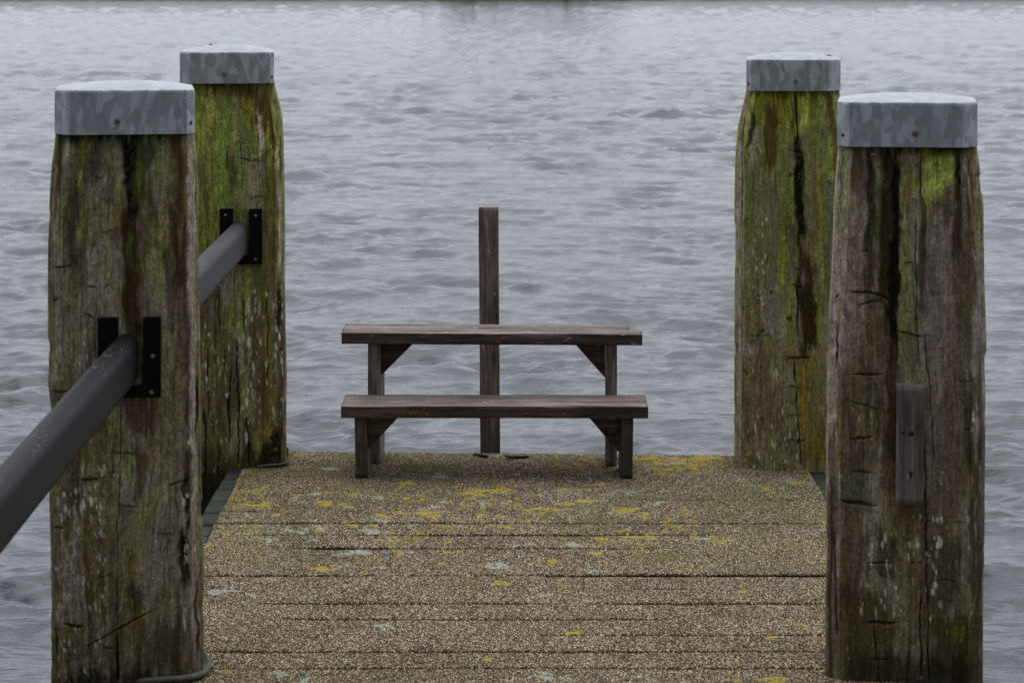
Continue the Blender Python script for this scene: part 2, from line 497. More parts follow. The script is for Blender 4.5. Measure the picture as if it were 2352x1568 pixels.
def make_shrub(x, y, h, wd, label, seed):
    rr = random.Random(seed)
    t_ = thing('waterside_bush', (x, y, 0.2), label, 'bush', 'bushes on the far bank')
    bm = bmesh.new()
    for k in range(3):
        a = rr.random() * 6.28
        top = Vector((math.cos(a) * wd * 0.18, math.sin(a) * wd * 0.18, h * 0.6))
        mt = Matrix.Translation(top / 2) @ top.to_track_quat('Z', 'Y').to_matrix().to_4x4()
        bmesh.ops.create_cone(bm, cap_ends=True, segments=7, radius1=h * 0.035, radius2=h * 0.012, depth=top.length, matrix=mt)
    bm_obj('trunk', bm, M_TRUNK, t_)
    bm = bmesh.new()
    cl = [(rr.uniform(-.42, .42) * wd, rr.uniform(-.3, .3) * wd, h * rr.uniform(0.02, 0.85), rr.uniform(.16, .3) * wd) for _ in range(16)]
    for k in range(1500):
        cx, cy, cz, cr = rr.choice(cl)
        d = Vector((rr.gauss(0, 1), rr.gauss(0, 1), rr.gauss(0, .8))).normalized() * cr * rr.uniform(.6, 1.05)
        p = Vector((cx, cy, max(0.1, cz))) + d
        s = 0.22 * rr.uniform(.6, 1.3)
        u = Vector((rr.gauss(0, 1), rr.gauss(0, 1), rr.gauss(0, 1))).normalized()
        v = u.orthogonal().normalized()
        bm.faces.new([bm.verts.new(p + u * s), bm.verts.new(p + v * s * .6), bm.verts.new(p - u * s), bm.verts.new(p - v * s * .6)])
    bm_obj('crown', bm, M_LEAF, t_)
    return t_
for q, (px_, h_, w_, lb) in enumerate([
        (1090, 6.5, 11, 'broad dark bush on the far bank, left one of the middle pair'),
        (1300, 5.5, 11, 'wide dark bush on the far bank, right one of the middle pair')]):
    make_shrub((px_ - VX) * 270 / F, 270, h_, w_, lb, 50 + q)

# ------------------------------------------------------------------ piles
KF = 3.5      # seen value -> base colour on the camera-facing sides
def C(r, g, b):
    c_ = lin((r, g, b)); g_ = c_.mean()
    return (g_ + (c_ - g_) * (0.72 if (g > r and g > 1.3 * b) else 0.90)) * KF * np.array([0.99, 1.01, 0.93])
GREY = C(90, 83, 68); VIOLET = C(96, 89, 81); BROWN = C(56, 46, 35); BLACKC = C(13, 11, 7)
OLIVE = C(86, 80, 42); MOSS = C(88, 96, 26); BRIGHT = C(112, 122, 22); VIVID = C(80, 100, 16)
OCHRE = C(92, 76, 18); PALE = C(126, 120, 108); WHITE = C(168, 166, 156); GREENG = C(70, 74, 52); DGREEN = C(30, 42, 12)

class Z:
    "reads positions measured in an enlarged crop of the photograph"
    def __init__(s, ox, oy, k): s.ox, s.oy, s.k = ox, oy, k
    def __call__(s, x, y): return ((s.ox + x / s.k) * 0.9191, (s.oy + y / s.k) * 0.9191)
    def l(s, v): return v / s.k * 0.9191

def build_pile(name, D, cx_px, sil, ztop, yaw, base, feats, cracks, cuts, specks, checks, label, seed, zcap, bumps=()):
    """sil: rows of (y, left, right) silhouette of the front in picture units."""
    k = D / F
    Xc = (cx_px - VX) * k
    rr = np.random.RandomState(seed)
    root = thing('mooring_pile', (Xc, D, 0), label, 'pile', 'capped timber piles at the jetty corners', yaw)
    ztop_px = VY + (HC - ztop) / k
    z_lo = HC - (1600 - VY) * k if D < 10 else -1.25
    nz = 560 if D < 10 else 500
    zs = np.concatenate([np.linspace(-3.0, z_lo - 0.1, 6), np.linspace(z_lo, ztop, nz)])
    Yp = VY + (HC - zs) / k                              # picture height of each row
    sy = np.array([s[0] for s in sil], float)
    L = np.interp(Yp, sy, [s[1] for s in sil]); Rr = np.interp(Yp, sy, [s[2] for s in sil])
    Lm = (L - cx_px) * k; Rm = (Rr - cx_px) * k
    dep = 0.44
    cl, cr = 0.050, 0.045
    if name.endswith('R'): cl, cr = 0.050, 0.050
    nf, nc, nsd, nb = 170, 18, 22, 14
    # ring as (u fraction pieces): left side back->front, left chamfer, front, right chamfer, right side, back
    def seg(a, b_, n_): return [(a + (b_ - a) * i / n_) for i in range(n_)]
    tops = sm(ztop - 0.45, ztop, zs)                      # taper towards the cap
    dd0 = 0.018 * tops
    ring_u = []; ring_d = []; ring_s = []
    LmA = Lm[:, None]; RmA = Rm[:, None]; one = np.ones_like(LmA)
    def add(u0, d0, u1, d1, n_):
        for i in range(n_):
            f_ = i / n_
            ring_u.append(u0 + (u1 - u0) * f_); ring_d.append(d0 + (d1 - d0) * f_)
    f0 = dd0[:, None]; bk = dep - f0
    add(LmA, bk - cl, LmA, f0 + cl, nsd)
    add(LmA, f0 + cl, LmA + cl, f0, nc)
    add(LmA + cl, f0, RmA - cr, f0, nf)
    add(RmA - cr, f0, RmA, f0 + cr, nc)
    add(RmA, f0 + cr, RmA, bk - cr, nsd)
    add(RmA, bk - cr, RmA - cr, bk, 4)
    add(RmA - cr, bk, LmA + cl, bk, nb)
    add(LmA + cl, bk, LmA, bk - cl, 4)
    U = np.concatenate(ring_u, 1); Dd = np.concatenate(ring_d, 1)
    m = U.shape[1]
    # soften the arrises (hewn timber) by a circular blur over the dense stretch
    for _ in range(3):
        U2 = 0.5 * U + 0.25 * (np.roll(U, 1, 1) + np.roll(U, -1, 1))
        D2 = 0.5 * Dd + 0.25 * (np.roll(Dd, 1, 1) + np.roll(Dd, -1, 1))
        a_, b2 = nsd - 4, nsd + nc * 2 + nf + 4
        U[:, a_:b2] = U2[:, a_:b2]; Dd[:, a_:b2] = D2[:, a_:b2]
    # running position round the ring, zero at the middle of the front
    du = np.roll(U, -1, 1) - U; dd_ = np.roll(Dd, -1, 1) - Dd
    ln = np.sqrt(du ** 2 + dd_ ** 2) + 1e-9
    S = np.concatenate([np.zeros((len(zs), 1)), np.cumsum(ln, 1)[:, :-1]], 1)
    mid = nsd + nc + nf // 2
    S = S - S[:, mid:mid + 1] + U[:, mid:mid + 1]
    tx = (np.roll(U, -1, 1) - np.roll(U, 1, 1)); ty = (np.roll(Dd, -1, 1) - np.roll(Dd, 1, 1))
    tl = np.sqrt(tx ** 2 + ty ** 2) + 1e-9
    nx, ny = ty / tl, -tx / tl                            # outward normal of the ring
    Zg = np.repeat(zs[:, None], m, 1)
    X = cx_px + S / k                                     # surface coordinates in picture units
    Y = VY + (HC - Zg) / k
    sx = S * 1.0 + seed * 3.1
    # a few horizontal wobbles for the fibres
    wob = (fbm(sx * 6, Zg * 2.2, seed + 20, 3) - 0.5) * 0.05
    fx = sx + wob
    fib = fbm(fx * 70, Zg * 2.0, seed + 30, 3)
    fib2 = fbm(fx * 170, Zg * 5.0, seed + 36, 3)
    blot = fbm(fx * 14, Zg * 2.6, seed + 44, 4)
    blot2 = fbm(fx * 26 + 9, Zg * 7.0, seed + 50, 4)
    fine = fbm(sx * 120, Zg * 90, seed + 58, 3)
    mott = fbm(sx * 55, Zg * 28, seed + 61, 3)
    def lerp(c, col, a):
        return c + (np.asarray(col)[None, None, :] - c) * a[..., None]
    c = np.ones(X.shape + (3,)) * GREY
    dz = np.zeros_like(X)
    def rag(v, t_, soft): return sm(t_ - soft, t_ + soft, v)
    c = lerp(c, VIOLET, rag(blot, 0.56, 0.06) * base.get('violet', 0.7))
    c = lerp(c, BROWN, rag(1 - blot, 0.52, 0.07) * base.get('brown', 0.75))
    c = lerp(c, OLIVE, rag(blot2, 0.53, 0.07) * base.get('olive', 0.5))
    c = lerp(c, BLACKC, rag(fib * 0.6 + blot2 * 0.4, 0.60, 0.05) * base.get('black', 0.35))
    # moss wash, strong near the cap
    my = base.get('moss_y', 300); ml = base.get('moss_len', 260)
    mossf = np.exp(-np.clip(Y - my, 0, None) / ml)
    c = lerp(c, MOSS, rag(fib * 0.5 + blot * 0.5 + 0.22 * (mossf - 0.6), 0.52, 0.06) * mossf * base.get('moss', 0.5))
    # darker towards the foot
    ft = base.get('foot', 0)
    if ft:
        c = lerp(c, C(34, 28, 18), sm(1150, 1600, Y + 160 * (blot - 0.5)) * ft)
    for ft_ in feats:                                      # streaks: x0,y0,x1,y1,w0,w1,colour,alpha[,ragged]
        x0, y0, x1, y1, w0, w1, col, al = ft_[:8]
        rg = ft_[8] if len(ft_) > 8 else 1.0
        tt = (Y - y0) / (y1 - y0 + 1e-6)
        tc_ = np.clip(tt, 0, 1)
        ctr = x0 + (x1 - x0) * tc_ + 16 * rg * (vn(Y / 70 + x0, Y * 0 + 3, seed + 70) - 0.5) + 7 * (vn(Y / 17 + x0, Y * 0 + 3, seed + 71) - 0.5)
        hw = (w0 + (w1 - w0) * tc_) / 2
        dist = np.abs(X - ctr) / (hw + 1e-6)
        edge_ = dist + 0.9 * rg * (0.55 * fib + 0.45 * blot2 - 0.5)
        endy = np.minimum(tt * (y1 - y0), (1 - tt) * (y1 - y0))
        enda = sm(-18, 14, endy + 90 * rg * (fib - 0.5))
        a = (1 - sm(0.55, 1.15, edge_)) * enda * al
        a = a * (0.60 + 0.80 * fine) * (0.75 + 0.5 * mott)
        c = lerp(c, col, np.clip(a, 0, 1))
    for (x0, y0, x1, y1, w_, dp) in cracks:                # long vertical checks
        tt = np.clip((Y - y0) / (y1 - y0), 0, 1)
        ctr = x0 + (x1 - x0) * tt + 5 * (vn(Y / 45 + x0, Y * 0, seed + 80) - 0.5) + 2 * (vn(Y / 9 + x0, Y * 0, seed + 81) - 0.5)
        ins = sm(y0 - 8, y0 + 25, Y) * (1 - sm(y1 - 25, y1 + 8, Y))
        a = np.exp(-((X - ctr) / (w_ * (0.6 + 0.9 * vn(Y / 30, Y * 0 + x0, seed + 82)))) ** 2) * ins
        c = lerp(c, BLACKC * 0.5, np.clip(a * 1.1, 0, 1)); dz -= a * dp
    for (x0, y0, x1, y1, w_, dp) in cuts:                  # axe cuts and cross checks
        tt = (X - x0) / (x1 - x0)
        ctr = y0 + (y1 - y0) * np.clip(tt, 0, 1) + 5 * (vn(X / 14, X * 0 + y0, seed + 90) - 0.5)
        ins = sm(-0.12, 0.15, tt) * (1 - sm(0.80, 1.12, tt))
        th_ = w_ * (0.35 + 0.9 * np.clip(np.sin(np.clip(tt, 0, 1) * 3.14), 0, 1))
        a = np.exp(-((Y - ctr) / th_) ** 2) * ins
        lip = np.exp(-((Y - ctr - w_ * 2.2) / (w_ * 2.5)) ** 2) * ins
        c = lerp(c, BLACKC * 0.6, np.clip(a * 0.85 * (0.2 + 1.2 * mott), 0, 1))
        c = lerp(c, BROWN, np.clip(lip * 0.35, 0, 1))
        dz -= a * dp
    for (x0, y0, x1, y1, nsp, sw, sh, al) in specks:       # pale lichen and lime specks
        for _ in range(nsp):
            ax = x0 + (x1 - x0) * rr.rand(); ay = y0 + (y1 - y0) * rr.rand()
            s_ = 0.5 + 1.0 * rr.rand() ** 2
            w__, h__ = sw * s_, sh * s_ * (0.6 + 0.9 * rr.rand())
            r0, r1 = np.searchsorted(-Y[:, 0], [-(ay + 2.5 * h__), -(ay - 2.5 * h__)])
            if r1 <= r0: continue
            Xs, Ys = X[r0:r1], Y[r0:r1]
            d_ = ((Xs - ax - 0.1 * (Ys - ay)) / w__) ** 2 + ((Ys - ay) / h__) ** 2
            a = (1 - sm(0.5, 1.3, d_ + 0.7 * (fine[r0:r1] - 0.5))) * al * (0.6 + 0.4 * rr.rand())
            c[r0:r1] = lerp(c[r0:r1], WHITE if rr.rand() < .6 else PALE, np.clip(a * 0.62, 0, 1))
    for (x0, y0, rx, ry, col, al, dp) in bumps:            # knots, holes, scars
        d_ = ((X - x0) / rx) ** 2 + ((Y - y0) / ry) ** 2
        a = (1 - sm(0.5, 1.25, d_ + 0.6 * (fib - 0.5)))
        c = lerp(c, col, np.clip(a * al, 0, 1)); dz += a * dp
    # random fine vertical checks
    cf = vn(fx * 38 + 50, Zg * 0.9, seed + 95); cm = vn(fx * 9, Zg * 1.3, seed + 96)
    cr_ = np.exp(-((cf - 0.5) / 0.016) ** 2) * sm(0.45, 0.7, cm) * checks
    c = lerp(c, BLACKC, np.clip(cr_ * 0.8, 0, 1)); dz -= cr_ * 0.003
    c *= (0.70 + 0.6 * fib2)[..., None] * (0.55 + 0.9 * fine)[..., None] * (0.62 + 0.76 * mott)[..., None]
    c = np.clip(c, 0.002, 0.9)
    # relief
    dz += 0.0035 * (fib - 0.5) + 0.0016 * (fib2 - 0.5) + 0.010 * (fbm(sx * 3, Zg * 2.2, seed + 60, 3) - 0.5)
    ecor = np.minimum(np.abs(X - L[:, None]), np.abs(X - Rr[:, None]))
    arr = np.exp(-((np.abs(U) - np.abs(np.where(U < 0, LmA, RmA))) / 0.03) ** 2)
    notch = sm(0.60, 0.78, fbm(sx * 2 + 5, Zg * 9, seed + 64, 3)) * arr
    dz -= 0.005 * notch
    Xl = U + nx * dz; Yl = Dd + ny * dz
    P = np.stack([Xl, Yl, Zg], -1)
    link('timber', grid_mesh('timber', P, wrap=True, col=c, caps=True), M_PILE, root)
    # ---- cap
    w2 = zcap['w'] / 2; zb, zt = zcap['zb'], zcap['zt']
    cx = (zcap['cx'] - cx_px) * k
    c1, c2 = zcap['cl'], zcap['cr']
    dc = 0.425; y0 = -0.012
    poly = [(-w2 + c1, y0), (w2 - c2, y0), (w2, y0 + c2), (w2, y0 + dc - 0.06), (w2 - 0.06, y0 + dc), (-w2 + 0.06, y0 + dc), (-w2, y0 + dc - 0.06), (-w2, y0 + c1)]
    bm = bmesh.new()
    def ringv(z, sc_, jz=0.0):
        return [bm.verts.new((cx + x * sc_, (y0 + dc / 2) + (y - y0 - dc / 2) * sc_, z + jz * (((i * 7) % 5) - 2))) for i, (x, y) in enumerate(poly)]
    dm = 0.021 if D < 10 else 0.0285
    rows = [ringv(zb, 0.985), ringv(zb, 1.0, 0.0006), ringv(zt - 0.010, 1.0), ringv(zt - 0.003, 0.993), ringv(zt, 0.975), ringv(zt + dm * 0.46, 0.72), ringv(zt + dm * 0.86, 0.40), ringv(zt + dm, 0.12)]
    for a, b2 in zip(rows, rows[1:]):
        for i in range(8):
            bm.faces.new([a[i], a[(i + 1) % 8], b2[(i + 1) % 8], b2[i]])
    bm.faces.new(rows[-1])
    cap = bm_obj('cap', bm, M_GALV, root)
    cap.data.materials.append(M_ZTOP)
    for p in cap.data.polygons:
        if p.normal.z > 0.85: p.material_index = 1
    # screws: one in the front, one in the seen chamfer, one at each back side
    def screw(x, y, z, nrm, mat, sz=1.0):
        bm = bmesh.new()
        bmesh.ops.create_cone(bm, cap_ends=True, segments=14, radius1=0.0080, radius2=0.0060, depth=0.006)
        bmesh.ops.create_cone(bm, cap_ends=True, segments=6, radius1=0.0036, radius2=0.0030, depth=0.0070, matrix=Matrix.Translation((0, 0, 0.0012)))
        bmesh.ops.create_cone(bm, cap_ends=True, segments=16, radius1=0.0100, radius2=0.0098, depth=0.002, matrix=Matrix.Translation((0, 0, -0.002)))
        q = Vector(nrm).to_track_quat('Z', 'Y').to_matrix().to_4x4()
        bmesh.ops.transform(bm, matrix=Matrix.Translation((x, y, z)) @ q @ Matrix.Scale(sz, 4), verts=bm.verts)
        o = bm_obj('screw', bm, mat, cap)
        return o
    fx_, fy_ = zcap['screw']
    screw((fx_ - cx_px) * k, y0 - 0.003, HC - (fy_ - VY) * k, (0, -1, 0), M_SCREW)
    sgn = zcap['side']
    cc_ = c2 if sgn > 0 else c1
    screw(cx + sgn * (w2 - cc_ / 2 + 0.002), y0 + cc_ / 2 - 0.002, HC - (fy_ + 6 - VY) * k, (sgn, -1, 0), M_SCREWD, 0.6)
    return root, k, Xc, cap

z1 = Z(100, 320, 3.136); z2 = Z(100, 800, 3.136); z3 = Z(100, 1280, 3.68)
def st(z, x0, y0, x1, y1, w0, w1, col, al, rg=1.0):
    a = z(x0, y0); b_ = z(x1, y1)
    return (a[0], a[1], b_[0], b_[1], z.l(w0), z.l(w1), col, al, rg)
def ck(z, x0, y0, x1, y1, w_, dp):
    a = z(x0, y0); b_ = z(x1, y1)
    return (a[0], a[1], b_[0], b_[1], z.l(w_), dp)
def skk(z, x0, y0, x1, y1, n_, w_, h_, al):
    a = z(x0, y0); b_ = z(x1, y1)
    return (a[0], a[1], b_[0], b_[1], n_, z.l(w_), z.l(h_), al)
def bp(z, x, y, rx, ry, col, al, dp):
    a = z(x, y)
    return (a[0], a[1], z.l(rx), z.l(ry), col, al, dp)

# --- near left pile
feats_nl = [
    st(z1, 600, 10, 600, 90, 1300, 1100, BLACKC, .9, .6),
    st(z1, 140, 60, 130, 500, 90, 60, BLACKC, .75), st(z1, 110, 300, 100, 700, 50, 40, C(58, 36, 28), .6),
    st(z1, 680, 60, 690, 800, 180, 90, BLACKC, .95), st(z1, 700, 700, 720, 1500, 130, 150, C(38, 28, 14), .9),
    st(z1, 820, 80, 800, 600, 170, 90, C(44, 50, 12), .9), st(z1, 820, 320, 800, 560, 70, 50, C(58, 68, 10), .8),
    st(z1, 930, 190, 910, 500, 60, 50, C(90, 96, 22), .85), st(z1, 380, 80, 330, 260, 120, 60, C(84, 84, 22), .75),
    st(z1, 325, 320, 320, 480, 34, 26, C(112, 112, 28), .9, .5), st(z1, 340, 640, 318, 880, 26, 26, C(94, 96, 24), .85, .5),
    st(z1, 260, 500, 250, 1100, 90, 80, C(44, 36, 32), .8), st(z1, 480, 380, 470, 1400, 170, 230, C(98, 90, 74), .6),
    st(z1, 400, 900, 400, 1500, 130, 120, C(92, 84, 80), .5), st(z1, 550, 850, 560, 1300, 40, 40, C(96, 96, 60), .5),
    st(z1, 940, 720, 945, 1440, 46, 44, C(96, 102, 26), .85, .6), st(z1, 720, 780, 720, 1100, 40, 60, C(62, 66, 12), .7),
    st(z1, 1000, 200, 1000, 900, 60, 90, C(92, 78, 62), .6), st(z1, 1090, 60, 1110, 700, 110, 60, C(56, 38, 28), .85),
    st(z1, 1060, 720, 1060, 1240, 60, 50, C(40, 32, 22), .8), st(z1, 1130, 800, 1130, 1500, 60, 60, C(48, 38, 30), .7),
    st(z1, 1190, 40, 1200, 1560, 80, 90, C(94, 86, 80), .9, .3), st(z1, 1232, 380, 1245, 900, 12, 12, C(128, 118, 108), .7, .3),
    st(z1, 860, 1120, 850, 1500, 110, 120, C(86, 76, 68), .5), st(z1, 180, 900, 180, 1500, 190, 190, C(76, 66, 58), .4),
    st(z1, 600, 520, 612, 580, 36, 20, C(104, 104, 20), .8, .4), st(z1, 790, 1070, 800, 1110, 110, 90, C(78, 78, 16), .6, .5),
    st(z2, 740, 0, 740, 130, 130, 130, C(34, 24, 14), .9, .4), st(z2, 780, 620, 800, 900, 300, 200, C(48, 36, 20), .8),
    st(z2, 1160, 0, 1160, 1500, 60, 60, C(54, 42, 42), .85, .4), st(z2, 1215, 0, 1225, 1568, 60, 80, C(96, 87, 80), .9, .3),
    st(z2, 1248, 500, 1252, 900, 22, 22, BLACKC, .9, .4),
    st(z2, 1000, 0, 1000, 1500, 200, 230, C(84, 80, 62), .6), st(z2, 960, 300, 960, 560, 50, 40, C(88, 88, 34), .6),
    st(z2, 530, 760, 560, 860, 70, 30, C(78, 88, 20), .8, .5), st(z2, 690, 1060, 690, 1220, 110, 90, C(88, 92, 26), .8, .5),
    st(z2, 650, 900, 650, 1040, 40, 40, C(80, 82, 26), .6), st(z2, 770, 1000, 780, 1450, 110, 80, C(58, 42, 26), .8),
    st(z2, 890, 1360, 880, 1440, 50, 40, C(82, 84, 18), .7, .5), st(z2, 500, 900, 500, 1500, 180, 200, C(82, 78, 58), .5),
    st(z2, 250, 1200, 250, 1568, 330, 330, C(62, 54, 44), .5), st(z2, 1150, 1250, 1145, 1568, 50, 40, BLACKC, .85),
    st(z3, 870, 0, 870, 480, 320, 320, C(74, 70, 46), .6), st(z3, 1160, 0, 1160, 460, 200, 180, C(76, 68, 62), .6),
    st(z3, 1310, 180, 1330, 640, 90, 110, BLACKC, .9), st(z3, 1420, 0, 1425, 1300, 90, 70, C(82, 70, 66), .75, .5),
    st(z3, 1450, 600, 1480, 1350, 40, 60, BLACKC, .8), st(z3, 860, 450, 850, 540, 80, 70, C(84, 80, 16), .8, .5),
    st(z3, 300, 60, 280, 200, 90, 60, C(58, 64, 22), .7), st(z3, 390, 150, 390, 330, 60, 40, C(88, 92, 84), .6),
    st(z3, 150, 850, 160, 1040, 100, 100, C(90, 82, 82), .8, .4), st(z3, 120, 1080, 130, 1200, 60, 40, BLACKC, .9),
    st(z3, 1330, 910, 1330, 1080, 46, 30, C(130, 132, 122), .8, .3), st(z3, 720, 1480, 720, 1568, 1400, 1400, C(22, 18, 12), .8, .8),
    st(z3, 900, 960, 880, 1060, 180, 90, C(66, 60, 16), .6), st(z3, 300, 1060, 300, 1110, 110, 100, C(76, 72, 18), .7, .5),
    st(z3, 1150, 1000, 1150, 1500, 300, 300, C(34, 28, 18), .6), st(z3, 900, 700, 900, 860, 160, 100, C(28, 24, 16), .7),
]
cracks_nl = [ck(z2, 630, 640, 625, 1568, 3.0, .006), ck(z3, 710, 0, 705, 1120, 3.0, .006), ck(z3, 712, 1100, 722, 1568, 10, .018),
             ck(z2, 1240, 480, 1250, 800, 5, .006), ck(z3, 1345, 0, 1345, 180, 5, .006), ck(z3, 1165, 200, 1165, 420, 4, .004)]
cuts_nl = [ck(z1, 370, 1225, 455, 1250, 5, .005), ck(z1, 510, 1235, 570, 1215, 4, .004), ck(z1, 350, 1440, 430, 1500, 6, .005),
           ck(z2, 590, 1040, 760, 1045, 6, .007), ck(z2, 510, 1190, 640, 1190, 4, .005), ck(z2, 330, 1240, 460, 1245, 10, .012),
           ck(z2, 600, 1445, 760, 1468, 5, .005), ck(z2, 1000, 1300, 1150, 1270, 8, .008), ck(z2, 80, 560, 220, 550, 8, .01),
           ck(z3, 430, 1225, 1080, 880, 7, .010), ck(z3, 230, 1015, 410, 1035, 10, .014), ck(z3, 1080, 210, 1240, 210, 6, .007),
           ck(z3, 520, 610, 660, 570, 5, .005), ck(z3, 100, 140, 220, 135, 7, .008), ck(z3, 570, 1240, 710, 1245, 5, .006),
           ck(z1, 90, 1090, 260, 1070, 5, .006), ck(z1, 80, 1350, 160, 1325, 6, .006), ck(z1, 480, 815, 600, 800, 4, .003)]
specks_nl = [skk(z2, 300, 60, 380, 330, 14, 8, 18, .6), skk(z2, 90, 100, 440, 1000, 26, 6, 14, .35), skk(z2, 110, 1150, 520, 1560, 46, 11, 28, .75),
             skk(z3, 110, 0, 620, 900, 130, 9, 26, .6), skk(z3, 110, 900, 620, 1560, 60, 10, 24, .5), skk(z3, 700, 300, 1450, 1500, 90, 6, 14, .35),
             skk(z2, 560, 800, 1100, 1560, 40, 5, 12, .35), skk(z2, 1140, 960, 1180, 1010, 3, 16, 26, .8), skk(z2, 1120, 1360, 1160, 1440, 4, 12, 24, .7),
             skk(z3, 1320, 160, 1370, 480, 14, 8, 22, .7)]
sil_nl = [(300, 131, 443), (340, 126, 446), (380, 121, 450), (430, 117, 454), (500, 114, 456), (600, 112, 457), (760, 111, 459), (860, 113, 460),
          (875, 110, 461), (900, 112, 461), (945, 118, 461), (1000, 112, 462), (1150, 114, 464), (1290, 116, 466), (1400, 118, 468), (1470, 116, 468), (1568, 118, 467), (2200, 118, 466)]
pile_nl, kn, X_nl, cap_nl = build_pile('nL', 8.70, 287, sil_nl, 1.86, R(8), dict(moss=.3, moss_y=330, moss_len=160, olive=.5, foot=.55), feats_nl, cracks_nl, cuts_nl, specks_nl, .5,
    'near left capped timber pile, brown and green, the rail nearest the viewer in its bracket', 101,
    dict(w=.464, zb=1.825, zt=1.973, cx=287, cl=.05, cr=.028, screw=(270, 278), side=1))

# --- far left pile
z4 = Z(470, 190, 3.075); z5 = Z(470, 680, 3.015)
feats_fl = [
    st(z4, 150, 100, 150, 1500, 260, 300, C(98, 98, 40), .8), st(z4, 170, 130, 180, 460, 90, 90, C(116, 118, 32), .8),
    st(z4, 280, 170, 275, 960, 84, 90, VIVID, .9, 1.3), st(z4, 262, 330, 255, 800, 34, 44, C(98, 120, 16), .8, 1.2),
    st(z4, 350, 180, 340, 620, 80, 90, C(100, 98, 52), .8), st(z4, 400, 640, 380, 960, 50, 90, C(100, 106, 28), .85),
    st(z4, 320, 640, 325, 900, 60, 60, C(54, 60, 24), .8), st(z4, 130, 600, 140, 1000, 70, 60, C(66, 66, 46), .8),
    st(z4, 520, 80, 560, 400, 320, 160, C(62, 46, 18), .85), st(z4, 460, 200, 460, 360, 110, 60, C(104, 100, 22), .8),
    st(z4, 545, 270, 560, 600, 40, 60, C(132, 122, 104), .85, .6), st(z4, 520, 380, 530, 480, 40, 40, C(104, 104, 44), .7),
    st(z4, 610, 200, 640, 700, 90, 80, C(66, 56, 18), .85), st(z4, 630, 380, 650, 560, 40, 50, C(104, 102, 36), .7),
    st(z4, 670, 560, 680, 900, 46, 40, C(130, 118, 104), .8), st(z4, 640, 600, 650, 900, 40, 40, C(98, 96, 40), .7),
    st(z4, 690, 60, 715, 480, 40, 34, C(86, 72, 60), .9, .4), st(z4, 720, 500, 725, 760, 30, 26, C(46, 36, 28), .8),
    st(z4, 480, 680, 520, 1000, 180, 180, C(100, 92, 72), .7), st(z4, 660, 700, 650, 1500, 110, 110, C(72, 70, 26), .8),
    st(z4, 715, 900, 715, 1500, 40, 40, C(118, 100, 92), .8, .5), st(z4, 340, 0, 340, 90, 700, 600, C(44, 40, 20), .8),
    st(z5, 430, 0, 430, 250, 60, 50, C(88, 96, 24), .85), st(z5, 340, 280, 330, 480, 46, 46, C(96, 96, 52), .8), st(z5, 265, 280, 260, 900, 70, 50, C(72, 82, 12), .85),
    st(z5, 430, 320, 430, 520, 50, 50, C(78, 84, 22), .7), st(z5, 420, 740, 415, 1110, 60, 60, C(98, 100, 40), .9, .5),
    st(z5, 200, 300, 200, 1568, 220, 240, C(66, 58, 38), .6), st(z5, 580, 0, 580, 1300, 80, 80, C(74, 68, 26), .6),
    st(z5, 700, 0, 710, 1200, 60, 60, C(54, 42, 36), .7), st(z5, 690, 100, 690, 420, 50, 60, BLACKC, .85),
    st(z5, 520, 420, 530, 1200, 110, 110, C(60, 48, 34), .7), st(z5, 650, 840, 660, 1200, 60, 60, C(78, 72, 22), .7),
    st(z5, 660, 1200, 640, 1500, 150, 240, C(16, 13, 8), .95, .6), st(z5, 500, 1330, 470, 1568, 240, 300, C(22, 19, 11), .8), st(z5, 300, 950, 295, 1080, 36, 30, BLACKC, .85),
    st(z5, 200, 1350, 200, 1700, 400, 400, C(38, 32, 12), .7), st(z5, 580, 1150, 580, 1300, 60, 40, C(84, 84, 32), .7),
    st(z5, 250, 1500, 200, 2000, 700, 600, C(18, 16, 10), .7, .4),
]
cracks_fl = [ck(z4, 298, 520, 300, 760, 3, .004), ck(z4, 190, 560, 185, 900, 3, .003), ck(z4, 405, 420, 418, 960, 3, .004), ck(z5, 345, 0, 345, 180, 4, .005),
             ck(z5, 237, 110, 235, 460, 5, .005), ck(z5, 412, 180, 414, 480, 4, .004), ck(z5, 372, 480, 380, 1460, 6, .008), ck(z5, 318, 700, 310, 1300, 5, .006),
             ck(z5, 598, 100, 598, 860, 4, .004), ck(z5, 150, 560, 165, 1100, 4, .005), ck(z5, 272, 560, 275, 760, 4, .004), ck(z5, 445, 1000, 450, 1450, 5, .006),
             ck(z5, 125, 1000, 140, 1560, 6, .008), ck(z5, 235, 1300, 232, 1560, 5, .006), ck(z5, 192, 1060, 192, 1260, 5, .005), ck(z5, 500, 400, 498, 760, 3, .004)]
cuts_fl = [ck(z4, 380, 630, 560, 668, 8, .006), ck(z4, 480, 935, 570, 938, 5, .004), ck(z5, 690, 598, 735, 600, 8, .01), ck(z4, 370, 505, 440, 515, 3, .002)]
specks_fl = [skk(z5, 370, 100, 740, 700, 70, 8, 22, .75), skk(z5, 100, 400, 320, 950, 34, 8, 22, .7), skk(z5, 380, 700, 740, 1150, 40, 8, 24, .65),
             skk(z5, 100, 950, 740, 1500, 50, 6, 16, .45), skk(z4, 60, 200, 740, 1500, 60, 4, 10, .3), skk(z5, 100, 50, 740, 1300, 150, 3, 8, .45), skk(z5, 435, 1240, 445, 1290, 2, 10, 26, .6)]
sil_fl = [(185, 416, 627), (210, 412, 632), (250, 400, 643), (275, 393, 648), (350, 390, 652), (450, 388, 655), (700, 388, 655), (1060, 386, 658), (2200, 386, 658)]
